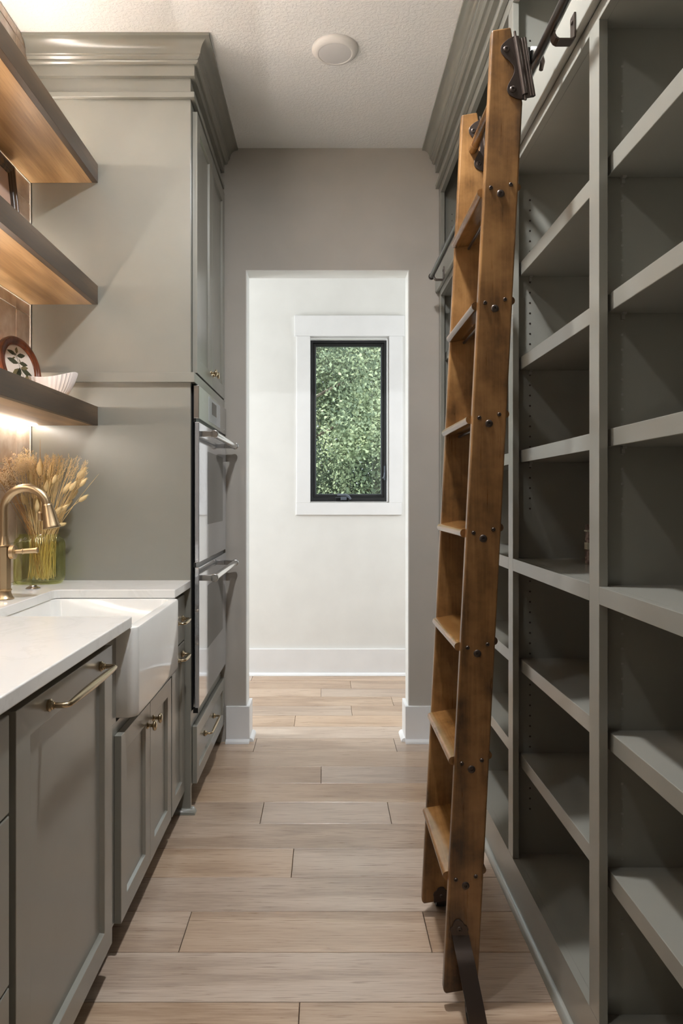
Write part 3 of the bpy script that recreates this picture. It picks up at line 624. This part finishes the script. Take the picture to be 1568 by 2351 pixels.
# ================================================================== LADDER RAIL
RX, RZ = 0.506, 2.288
lr = thing('ladder_rail', 'grey iron ladder rail bracketed along the bookcase', 'rail', (RX, 2.1, RZ))
MB().cyl((RX, 0.82, RZ), (RX, 3.35, RZ), 0.0110, 24).build('rail_tube', M['iron'], lr, smooth=40)
MB().lathe([(0.0125, -0.006), (0.0145, -0.004), (0.0145, 0.006), (0.012, 0.009)], (RX, 3.35, RZ), (0, 1, 0), 24).build('end_cap', M['bronze'], lr, smooth=40)
for y in (0.90, 1.580, 2.45, 3.305):
    pr = [(0.5578, 2.318), (0.5578, 2.262), (0.552, 2.256), (0.520, 2.256), (0.513, 2.260), (0.5085, 2.268), (0.5085, 2.2775)]
    inn = [(0.5085 + 0.004, 2.2775), (0.5125, 2.270), (0.516, 2.2635), (0.521, 2.2605), (0.549, 2.2605), (0.5535, 2.264), (0.5535, 2.318)]
    b = MB().prism(pr + inn, lambda a, c, t: (a, t, c), y - 0.013, y + 0.013).build('rail_bracket', M['bronze'], lr, bevel=0.0008)
    MB().lathe([(0.005, 0), (0.005, 0.002), (0.003, 0.003)], (0.5535, y, 2.302), (-1, 0, 0), 12).build('screw', M['bronze'], b)

# ================================================================== LIBRARY LADDER
YN0, YN1, YG0, YG1 = 1.700, 1.723, 2.077, 2.100
def lx(z): return 0.285 + 0.0506 * (z - 0.042)
T = 0.162                                         # slope of treads and end cuts
ld = thing('library_ladder', 'rolling stained wood library ladder leaning on the bookcase rail', 'ladder', (0.36, 1.9, 0))
ztop = 2.366; cut = 0.046
A1 = (lx(ztop), ztop); A2 = (lx(ztop) + cut, ztop + cut * T)
zc_ = 2.191; A3 = (lx(zc_) + 0.083, zc_); B1 = (lx(0.055) + 0.083, 0.055); B2 = (lx(0.042) + 0.006, 0.0415); B3 = (lx(0.05), 0.049)
stile_pts = [A1, A2, A3, B1, B2, B3]
bolts = [1.971, 1.694, 1.417, 1.140, 0.863, 0.584, 0.304]
near = MB().prism(stile_pts, lambda a, b, t: (a, t, b), YN0, YN1).build('side_rail', M['ladder'], ld, bevel=0.0045, seg=3)
far = MB().prism(stile_pts, lambda a, b, t: (a, t, b), YG0, YG1).build('side_rail', M['ladder'], ld, bevel=0.0045, seg=3)
def bolt(par, x, y, z, r, n='bolt', h=0.0032):
    MB().lathe([(r, 0), (r, h * 0.35), (r * 0.86, h * 0.75), (r * 0.66, h), (r * 0.38, h), (r * 0.30, h * 0.35), (0, h * 0.3)], (x, y, z), (0, -1, 0), 18).build(n, M['bronze'], par, smooth=30)
ca, sa = math.cos(math.atan(T)), math.sin(math.atan(T))
for i, zb in enumerate(bolts):
    xb = lx(zb) + 0.0405
    bolt(near, xb, YN0, zb, 0.0092); bolt(near, xb - 0.0235, YN0, zb + 0.0140, 0.0049); bolt(near, xb + 0.0245, YN0, zb + 0.0220, 0.0049)
    cx_, cz_ = lx(zb + 0.018) + 0.0415, zb + 0.0185
    pr = rrect(-0.0535, 0.0535, -0.0102, 0.0102, 0.0098, 5)
    tr = MB().prism(pr, lambda a, b, t: (cx_ + a * ca - b * sa, t, cz_ + a * sa + b * ca), YN1 - 0.0003, YG0 + 0.0003).build('tread', M['tread'], ld, smooth=45)
    MB().cyl((xb, YN1, zb), (xb, YG0, zb), 0.0038, 10).build('tie_rod', M['bronze'], tr, smooth=40)
    if i == 6:                                    # branded oval badge burnt into the lowest tread
        def onT(a, yy): return (cx_ + a * ca - 0.0106 * sa, yy, cz_ + a * sa + 0.0106 * ca)
        m = MB(); yc, ac, n = 1.795, 0.018, 28
        def ring(k): return [onT(ac + (0.030 - k) * math.copysign(abs(math.sin(2 * PI * j / n)) ** 0.7, math.sin(2 * PI * j / n)), yc + (0.050 - k) * math.copysign(abs(math.cos(2 * PI * j / n)) ** 0.7, math.cos(2 * PI * j / n))) for j in range(n)]
        m.loft([ring(0), ring(0.0022)], cap=False); m.build('burnt_badge', M['rubber'], tr, recalc=False)
        cu = bpy.data.curves.new('badge_text', 'FONT'); cu.body = 'GLI'; cu.size = 0.028
        to = bpy.data.objects.new('badge_text', cu); COL.objects.link(to)
        bpy.context.view_layer.update(); dg = bpy.context.evaluated_depsgraph_get(); me = bpy.data.meshes.new_from_object(to.evaluated_get(dg))
        vs = [onT(ac - 0.006 + v.co.y * 0.8, 1.834 - v.co.x * 0.9) for v in me.vertices]; fs = [tuple(p.vertices) for p in me.polygons]
        bpy.data.objects.remove(to); MB().add(vs, fs).build('badge_lettering', M['rubber'], tr, recalc=False)
xd, zd = 0.4360, 2.262
g = [(0.0128, 0), (0.0135, 0.004)] + [(0.0135, 0.030), (0.0125, 0.031), (0.0135, 0.032), (0.0135, 0.036), (0.0125, 0.037), (0.0135, 0.038)]
L_ = YG0 - YN1
MB().lathe(g + [(r, L_ - h) for r, h in g[::-1]], (xd, YN1, zd), (0, 1, 0), 24).build('top_dowel', M['tread'], ld, smooth=35)

# top hooks: scalloped plate, hinge barrels, rollers on the rail
K = 1 / 953.0
def dl(d, l): return ((1178 - U0) * K + (0.158 * d - 0.987 * l) * K, HC + (V0 - 85) * K - (0.987 * d + 0.158 * l) * K)
def hook(par, yf):
    pts = [(0, -4)]
    for k in range(0, 37):
        d = 147 * k / 36; l = 21.5 + 12 * math.cos(2 * PI * (d - 27) / 93.0)
        e_ = min(d, 147 - d); l *= min(1.0, math.sqrt(max(0.0, 1 - (1 - min(1, e_ / 22.0)) ** 2)) + 0.02)
        pts.append((d, l))
    pts.append((147, -4))
    pl = MB().prism([dl(d, l) for d, l in pts], lambda a, b, t: (a, t, b), yf - 0.0035, yf).build('hook_plate', M['bronze'], par, bevel=0.0008)
    for d in (27, 120): x, z = dl(d, 20.4); bolt(pl, x, yf - 0.0035, z, 0.0078, 'plate_bolt')
    m = MB()
    def c(d, l, y): x, z = dl(d, l); return (x, y, z)
    m.cyl(c(8, -3, yf - 0.010), c(140, -3, yf - 0.010), 0.0068, 16); m.cyl(c(-6, -2, yf - 0.010), c(152, -2, yf - 0.010), 0.0030, 12)
    m.prism([dl(12, -2), dl(12, -24), dl(146, -24), dl(146, -2)], lambda a, b, t: (a, t, b), yf - 0.012, yf - 0.004)
    m.cyl(c(12, -16, yf - 0.010), c(146, -16, yf - 0.010), 0.0042, 12).cyl(c(12, -22, yf - 0.010), c(146, -22, yf - 0.010), 0.0042, 12)
    m.build('hinge_barrel', M['bronze'], pl, smooth=35)
    ym = yf + 0.012; m = MB(); bx = dl(40, -22)[0]
    m.lathe([(0.008, -0.012), (0.008, -0.002), (0.024, 0.0), (0.024, 0.0045), (0.013, 0.006), (0.013, 0.0085), (0.019, 0.0095), (0.019, 0.013), (0.012, 0.0145)], (bx + 0.004, ym, RZ + 0.016), (1, 0, -0.12), 24)
    m.build('roller_spool', M['rubber'], pl, smooth=35)
    MB().lathe([(0.013, -0.006), (0.0175, -0.006), (0.0175, 0.006), (0.013, 0.006)], (RX, ym + 0.006, RZ + 0.0110 + 0.0178), (1, 0, 0), 28).build('rail_roller', M['whitewheel'], pl, smooth=35)
    MB().tube([(bx + 0.008, ym, RZ + 0.030), (RX + 0.020, ym, RZ + 0.030), (RX + 0.022, ym, RZ + 0.008), (RX + 0.018, ym, RZ - 0.012)], [0.004, 0.005, 0.006, 0.005], 10).build('keeper_arm', M['bronze'], pl, smooth=40)
hook(ld, YN0)
hook(ld, YG0)

# floor wheels under curved guards
def foot(mir, yf, yback):
    s = -1 if mir else 1
    def Y(y): return yf + s * (y - 1.700)
    def xc(z): return 0.3265 + 0.160 * (0.183 - z)
    pp = [(-0.0195, 0.178), (-0.0195, 0.196), (-0.0215, 0.202), (-0.0195, 0.209), (-0.014, 0.213), (-0.010, 0.222), (-0.004, 0.227), (0.004, 0.227), (0.010, 0.222), (0.014, 0.213), (0.0195, 0.209), (0.0215, 0.202), (0.0195, 0.196), (0.0195, 0.178)]
    fp = MB().prism(pp, lambda a, b, t: (xc(b) + a, t, b - 0.004 + a * 0.1), Y(1.7), Y(1.6965)).build('foot_plate', M['bronze'], ld, bevel=0.0006)
    if not mir: bolt(fp, xc(0.203), yf - 0.0035, 0.2005, 0.0066, 'plate_bolt')
    path = [(1.6965, 0.186), (1.690, 0.172), (1.677, 0.159), (1.665, 0.150), (1.656, 0.139), (1.649, 0.124), (1.641, 0.107), (1.629, 0.087), (1.617, 0.064), (1.609, 0.042), (1.605, 0.020)]
    rings = []
    for i, (y, z) in enumerate(path):
        a = path[max(i - 1, 0)]; b = path[min(i + 1, len(path) - 1)]; ty, tz = b[0] - a[0], b[1] - a[1]; n = math.hypot(ty, tz); ny, nz = tz / n, -ty / n
        th = 0.003; w = 0.0205
        rings.append([(xc(z) - w, Y(y), z), (xc(z) + w, Y(y), z), (xc(z) + w, Y(y - ny * th), z - nz * th), (xc(z) - w, Y(y - ny * th), z - nz * th)])
    MB().loft(rings).build('wheel_guard', M['bronze'], ld, smooth=40)
    wy, wz = Y(1.653), 0.0392
    wx = xc(wz)
    w = MB().lathe([(0.010, -0.015), (0.027, -0.013), (0.029, -0.015), (0.0374, -0.015), (0.0385, -0.008), (0.0385, 0.008), (0.0374, 0.015), (0.029, 0.015), (0.027, 0.013), (0.010, 0.015)], (wx, wy, wz), (1, 0, 0), 32).build('floor_wheel', M['rubber'], ld, smooth=35)
    MB().cyl((wx - 0.019, wy, wz), (wx + 0.019, wy, wz), 0.006, 12).build('axle', M['bronze'], w, smooth=35)
foot(False, YN0, YN1)
foot(True, YG1, YG0)
pp = [(-0.021, 0.048), (-0.021, 0.066), (-0.023, 0.072), (-0.020, 0.078), (-0.014, 0.081), (-0.009, 0.089), (0, 0.092), (0.009, 0.089), (0.014, 0.081), (0.020, 0.078), (0.023, 0.072), (0.021, 0.066), (0.021, 0.050)]
fp = MB().prism(pp, lambda a, b, t: (0.341 + a, t, b + 0.002 + a * 0.14), YG0 - 0.0035, YG0).build('foot_plate', M['bronze'], ld, bevel=0.0006)
bolt(fp, 0.343, YG0 - 0.0035, 0.068, 0.0055, 'plate_bolt')

# ================================================================== CEILING LIGHTS
def disc(x, y, label, dmat):
    t = thing('ceiling_disc_light', label, 'ceiling light', (x, y, CE), 'disc lights on the ceiling')
    MB().lathe([(0.092, -0.0004), (0.092, -0.004), (0.089, -0.010), (0.080, -0.017), (0.070, -0.021), (0.067, -0.0205), (0.066, -0.019), (0.05, -0.0186)], (x, y, CE), (0, 0, 1), 48).build('trim_ring', M['disc'], t, smooth=40)
    MB().lathe([(0.066, -0.0188), (0.045, -0.0206), (0.02, -0.0216), (0, -0.0218)], (x, y, CE), (0, 0, 1), 48, cap=False).build('diffuser', dmat, t, smooth=60)
disc(0.040, 2.785, 'white disc ceiling light, switched off, over the aisle', M['diffuser'])
disc(-0.50, 0.75, 'lit white disc ceiling light over the counter end', M['lampdim'])
disc(0.00, 1.62, 'lit white disc ceiling light over the aisle by the ladder', M['lamp'])  # unseen disc, added as fill for the aisle fronts and floor

# ================================================================== DECOR ON THE SHELVES
fr = thing('rectangular_picture_frame', 'dark striped rectangular picture frame leaning on the middle walnut shelf', 'picture frame', (-1.11, 2.37, 2.069))
b0 = Vector((-1.098, 0, 2.0692)); up = Vector((-0.040, 0, 0.381)); H_ = up.length; up.normalize(); nr = Vector((up.z, 0, -up.x))
def onF(a, b, c): p = b0 + up * b + nr * c; return (p.x, a, p.z)
y0, y1 = 2.14, 2.583
def rF(i, c): return [onF(y0 + i, i, c), onF(y1 - i, i, c), onF(y1 - i, H_ - i, c), onF(y0 + i, H_ - i, c)]
MB().loft([rF(0, -0.014), rF(0, 0.0), rF(0.004, 0.004), rF(0.012, 0.004), rF(0.014, 0.0015), rF(0.018, 0.0015), rF(0.020, 0.0045), rF(0.032, 0.001), rF(0.034, -0.002), rF(0.042, -0.004), rF(0.044, -0.009), rF(0.044, -0.014)], cap=False, loop=True).build('frame', M['stripframe'], fr)
MB().prism([(y0 + 0.043, 0.043), (y1 - 0.043, 0.043), (y1 - 0.043, H_ - 0.043), (y0 + 0.043, H_ - 0.043)], onF, -0.013, -0.0085).build('print', M['canvas'], fr)

rf = thing('round_picture_frame', 'round red-brown frame with a leafy botanical print on the lowest walnut shelf', 'picture frame', (-1.10, 2.547, 1.5955))
al = math.radians(13); ln = math.radians(10); rr0 = 0.114
nrm = Vector((math.cos(al) * math.cos(ln), -math.sin(al) * math.cos(ln), math.sin(ln))); hh = Vector((math.sin(al), math.cos(al), 0)); uu = nrm.cross(hh); uu = uu if uu.z > 0 else -uu
c0 = Vector((-1.088, 2.549, 1.5960)) + uu * rr0 + nrm * 0.006
rings = []
for r, c in [(0.114, -0.012), (0.114, 0.002), (0.110, 0.007), (0.103, 0.009), (0.098, 0.0075), (0.096, 0.005), (0.091, 0.004), (0.088, 0.0055), (0.085, 0.003), (0.083, -0.003), (0.083, -0.012)]:
    rings.append([c0 + hh * (r * math.cos(2 * PI * k / 56)) + uu * (r * math.sin(2 * PI * k / 56)) + nrm * c for k in range(56)])
MB().loft(rings, cap=False, loop=True).build('frame', M['roundframe'], rf, smooth=35)
MB().loft([[c0 + hh * (0.0835 * math.cos(2 * PI * k / 48)) + uu * (0.0835 * math.sin(2 * PI * k / 48)) + nrm * c for k in range(48)] for c in (-0.011, -0.003)]).build('paper', M['paper'], rf)
def P2(a, b, c=-0.0026): return c0 + hh * (a * 0.083) + uu * (b * 0.083) + nrm * c
def leaf(m, a, b, ang, L, w):
    ca_, sa_ = math.cos(ang), math.sin(ang); pts = []
    for t, ww in [(0, 0), (0.2, 0.6), (0.45, 1), (0.75, 0.62), (1, 0), (0.75, -0.62), (0.45, -1), (0.2, -0.6)]:
        x, y = t * L, ww * w; pts.append(P2(a + x * ca_ - y * sa_, b + x * sa_ + y * ca_))
    m.add(pts, [tuple(range(8))])
m1, m2 = MB(), MB(); D = math.radians
stem = [(0.42, -0.98), (0.2, -0.45), (0.05, -0.1), (-0.05, 0.25), (-0.12, 0.62)]
for (a, b), (c, d) in zip(stem[:-1], stem[1:]): m1.add([P2(a - 0.014, b), P2(a + 0.014, b), P2(c + 0.012, d), P2(c - 0.012, d)], [(0, 1, 2, 3)])
for a, b, g_, L, w_ in [(-0.1, 0.55, 170, 0.62, 0.10), (-0.08, 0.5, 12, 0.62, 0.11), (-0.04, 0.18, 172, 0.75, 0.13), (0.0, 0.2, 0, 0.6, 0.11), (0.06, -0.05, -18, 0.85, 0.15), (0.06, -0.12, 225, 0.65, 0.13), (0.0, 0.0, 255, 0.5, 0.13), (0.26, -0.52, -22, 0.78, 0.14)]: leaf(m1, a, b, D(g_), L, w_)
for a, b, g_, L, w_ in [(0.24, -0.45, 15, 0.5, 0.12), (-0.1, 0.6, 70, 0.34, 0.1), (0.06, -0.02, 10, 0.55, 0.1), (0.0, -0.05, 215, 0.8, 0.14), (0.18, -0.52, 165, 0.3, 0.06), (-0.18, 0.45, 110, 0.25, 0.04), (-0.2, 0.42, 200, 0.25, 0.04), (0.02, 0.4, -60, 0.25, 0.04)]: leaf(m2, a, b, D(g_), L, w_)
m1.build('printed_dark_leaves', M['leafprint'], rf, recalc=False); m2.build('printed_olive_leaves', M['leafprint2'], rf, recalc=False)

# fluted boat-shaped bowl
bx_, by_, bz_ = -1.042, 2.655, 1.5953; n = 144; rings = []
def bowl_ring(s, zf, inner):
    out = []
    for k in range(n):
        th = 2 * PI * k / n; hgt = 0.100 + 0.014 * math.cos(2 * th); fl_ = 1 + (0 if inner else 0.022 * math.cos(36 * th)) * min(1, zf * 3)
        a_ = (0.110 - inner) * s * fl_; b__ = (0.072 - inner) * s * fl_
        out.append((bx_ + a_ * math.cos(th), by_ + b__ * math.sin(th), bz_ + hgt * zf + (0.003 if inner and zf < 0.9 else 0)))
    return out
for s, zf in [(0.40, 0.0), (0.46, 0.03), (0.60, 0.20), (0.75, 0.42), (0.88, 0.68), (0.96, 0.90), (0.985, 0.99)]: rings.append(bowl_ring(s, zf, 0))
for s, zf in [(1.0, 1.0), (0.97, 0.92), (0.88, 0.7), (0.74, 0.44), (0.58, 0.22), (0.40, 0.05)]: rings.append(bowl_ring(s, zf, 0.004))
o = MB().loft(rings).build('fluted_bowl', M['bowl'], smooth=50); tag(o, 'white fluted boat-shaped ceramic bowl at the end of the lowest shelf', 'bowl')

# ribbed glass vase
vx, vy, vz = -1.079, 2.668, ZC + 0.0003; ry = math.radians(8); n = 240
def vring(sc, z, inner=0.0, rib=0.02):
    out = []
    for k in range(n):
        th = 2 * PI * k / n; c, s = math.cos(th), math.sin(th); e_ = 2 / 3.2
        f_ = 1 + rib * math.cos(40 * th)
        x = math.copysign(abs(c) ** e_, c) * ((0.089 - inner) * sc) * f_; y = math.copysign(abs(s) ** e_, s) * ((0.058 - inner) * sc) * f_
        out.append((vx + x * math.cos(ry) - y * math.sin(ry), vy + x * math.sin(ry) + y * math.cos(ry), vz + z))
    return out
op = [(0.80, 0.0), (0.90, 0.003), (0.965, 0.012), (0.995, 0.026), (1.0, 0.04), (1.0, 0.14), (0.985, 0.152), (0.94, 0.164), (0.86, 0.171), (0.80, 0.175)]
rings = [vring(a, z) for a, z in op] + [vring(0.80, 0.178, 0, 0), vring(0.82, 0.181, 0, 0), vring(0.82, 0.184, 0, 0), vring(0.79, 0.186, 0, 0), vring(0.76, 0.184, 0, 0)]
rings += [vring(a, max(z, 0.007), 0.004, 0.004) for a, z in op[::-1][1:]]
vs = thing('ribbed_vase', 'green ribbed glass vase holding dried grasses on the worktop', 'vase', (vx, vy, vz))
MB().loft(rings).build('glass_body', M['vaseglass'], vs, smooth=60)

# dried stems, each one an object
rs = random.Random(11)
def pxp(cx, cy, y):
    u, v = cx / 5.596, 1000 + cy / 5.596; y = min(y, 1.128 * F / (U0 - u)); return Vector(((u - U0) * y / F, y, HC + (V0 - v) * y / F))
def stem_path(tip, bend=0.012):
    fx_ = max(-1, min(1, (tip.x - vx) / 0.16)); yo = (tip.y - vy)
    mouth = Vector((vx + fx_ * 0.05 + rs.uniform(-0.012, 0.012), vy + max(-0.03, min(0.03, yo * 0.5)) + rs.uniform(-0.008, 0.008), vz + 0.186))
    base = Vector((vx + fx_ * 0.03 + rs.uniform(-0.03, 0.03), vy + rs.uniform(-0.02, 0.02), vz + 0.012 + rs.uniform(0, 0.02)))
    mid = mouth.lerp(tip, 0.5) + Vector((-fx_ * bend, 0, bend * 0.6))
    return base, [base, mouth, mouth.lerp(mid, 0.6), mid, mid.lerp(tip, 0.6) + Vector((-fx_ * bend * .3, 0, 0)), tip]
def head_dir(path): return (path[-1] - path[-2]).normalized()
tails = [(515, 410, 230, 95), (400, 515, 190, 80), (645, 450, 180, 70), (600, 640, 160, 70), (565, 545, 130, 70), (1050, 480, 200, 80), (1070, 600, 150, 62), (860, 670, 190, 75), (940, 645, 150, 75), (945, 765, 150, 70), (1072, 805, 150, 65),
         (800, 1140, 110, 55), (305, 815, 150, 80), (475, 900, 170, 70), (405, 1000, 180, 80), (750, 960, 150, 70), (830, 925, 130, 65), (430, 760, 110, 60), (525, 1030, 120, 60), (875, 880, 140, 60), (700, 560, 130, 60)]
for cx, cy, L, w_ in tails:
    y = vy + rs.uniform(-0.05, 0.03); tip = pxp(cx, cy, y); base, path = stem_path(tip)
    t = thing('bunny_tail_stem', 'dried bunny tail grass stem with a fluffy head in the green vase', 'dried flower', base, 'bunny tails in the vase')
    MB().tube(path, 0.0011, 6).build('stem', M['straw'], t, smooth=60)
    d = head_dir(path); lm = L / 5.596 * y / F; rm = w_ / 5.596 * y / F / 2; a = tip - d * lm * 0.5; e1 = d.orthogonal().normalized(); e2 = d.cross(e1)
    m = MB(); prof = [0.25, 0.72, 0.95, 1.0, 0.95, 0.82, 0.62, 0.36, 0.08]; nn = 14
    m.loft([[a + d * lm * (k / 8) + (e1 * math.cos(2 * PI * j / nn) + e2 * math.sin(2 * PI * j / nn)) * rm * pr_ * rs.uniform(0.78, 1.0) for j in range(nn)] for k, pr_ in enumerate(prof)])
    for _ in range(150):
        q = rs.uniform(0.02, 0.98); th = rs.uniform(0, 2 * PI); rad = e1 * math.cos(th) + e2 * math.sin(th); pr_ = prof[min(8, int(q * 8))] * rm
        p0 = a + d * lm * q + rad * pr_ * 0.8; p1 = p0 + (rad * 0.55 + d * 0.9) * rm * rs.uniform(0.35, 0.75); sd_ = d.cross(rad) * 0.0005
        m.add([p0 - sd_, p0 + sd_, p1], [(0, 1, 2)])
    m.build('fluffy_head', M['fluff'], t, recalc=False, smooth=80)
for k in range(110):                               # fine straw grasses filling the middle and right of the bunch
    cx = rs.uniform(380, 1130); top = 250 + 0.00042 * (cx - 620) ** 2 + rs.uniform(-30, 260); y = vy + rs.uniform(-0.035, 0.05)
    tip = pxp(cx, top, y); base, path = stem_path(tip, 0.006)
    t = thing('dried_grass_stem', 'thin dried straw grass stem in the green vase', 'dried flower', base, 'straw grasses in the vase')
    MB().tube(path, [0.0011, 0.0011, 0.001, 0.0009, 0.0008, 0.0005], 5).build('stem', M['straw'], t, smooth=60)
    d = head_dir(path); m = MB(); e1 = d.orthogonal().normalized(); e2 = d.cross(e1)
    for j in range(16):
        p0 = tip - d * (0.05 * j / 16); th = rs.uniform(0, 2 * PI); r_ = e1 * math.cos(th) + e2 * math.sin(th)
        c_ = p0 + r_ * 0.002; q_ = c_ + (d + r_ * 0.5) * 0.008; s_ = d.cross(r_) * 0.0012
        m.add([c_, c_.lerp(q_, .5) + s_, q_, c_.lerp(q_, .5) - s_, c_.lerp(q_, .4) + r_ * 0.0014], [(0, 1, 4), (1, 2, 4), (2, 3, 4), (3, 0, 4)])
    m.build('seed_head', M['straw' if k % 3 else 'seed'], t, recalc=False)
for k in range(36):                               # branching sprays with tiny flowers on the left of the bunch
    cx = rs.uniform(-60, 400); top = 200 + max(0, (300 - cx)) * 0.55 + rs.uniform(0, 260); y = vy + rs.uniform(-0.05, 0.04)
    tip = pxp(cx, top, y); base, path = stem_path(tip, 0.004)
    t = thing('dried_flower_spray', 'branching dried spray with tiny cream flowers in the green vase', 'dried flower', base, 'flower sprays in the vase')
    m = MB().tube(path, 0.0008, 5); f = MB(); d = head_dir(path)
    for j in range(12):
        p0 = path[-1].lerp(path[-2], rs.uniform(0, 1.0)); q_ = p0 + Vector((rs.uniform(-0.022, 0.022), rs.uniform(-0.02, 0.02), rs.uniform(0.0, 0.03)))
        m.tube([p0, q_], 0.0004, 3)
        for _ in range(5):
            c_ = p0.lerp(q_, rs.uniform(0.5, 1.05)) + Vector((rs.uniform(-1, 1), rs.uniform(-1, 1), rs.uniform(-1, 1))) * 0.004; r_ = rs.uniform(0.0012, 0.0022)
            f.add([c_ + Vector(v) * r_ for v in ((1, 0, 0), (0, 1, 0), (-1, 0, 0), (0, -1, 0), (0, 0, 1.3), (0, 0, -1.3))], [(0, 1, 4), (1, 2, 4), (2, 3, 4), (3, 0, 4), (1, 0, 5), (2, 1, 5), (3, 2, 5), (0, 3, 5)])
    m.build('branches', M['strawdark' if cx < 150 else 'straw'], t, recalc=False); f.build('tiny_flowers', M['seed'], t, recalc=False)
for (cx, cy), lab in (((517, 40), 'tall pointed dried reed rising above the bunch'), ((1272, 492), 'long thin dried reed leaning right out of the bunch'), ((675, 240), 'broad dried reed blade in the middle of the bunch')):
    tip = pxp(cx, cy, vy - 0.02); base, path = stem_path(tip, 0.004); wide = 0.0035 if cx == 675 else 0.0014
    tag(MB().tube(path, [wide * .6, wide * .6, wide, wide, wide * .8, 0.0003], 6).build('dried_reed', M['strawdark' if cx == 517 else 'straw'], smooth=60, loc=base), lab, 'dried flower')
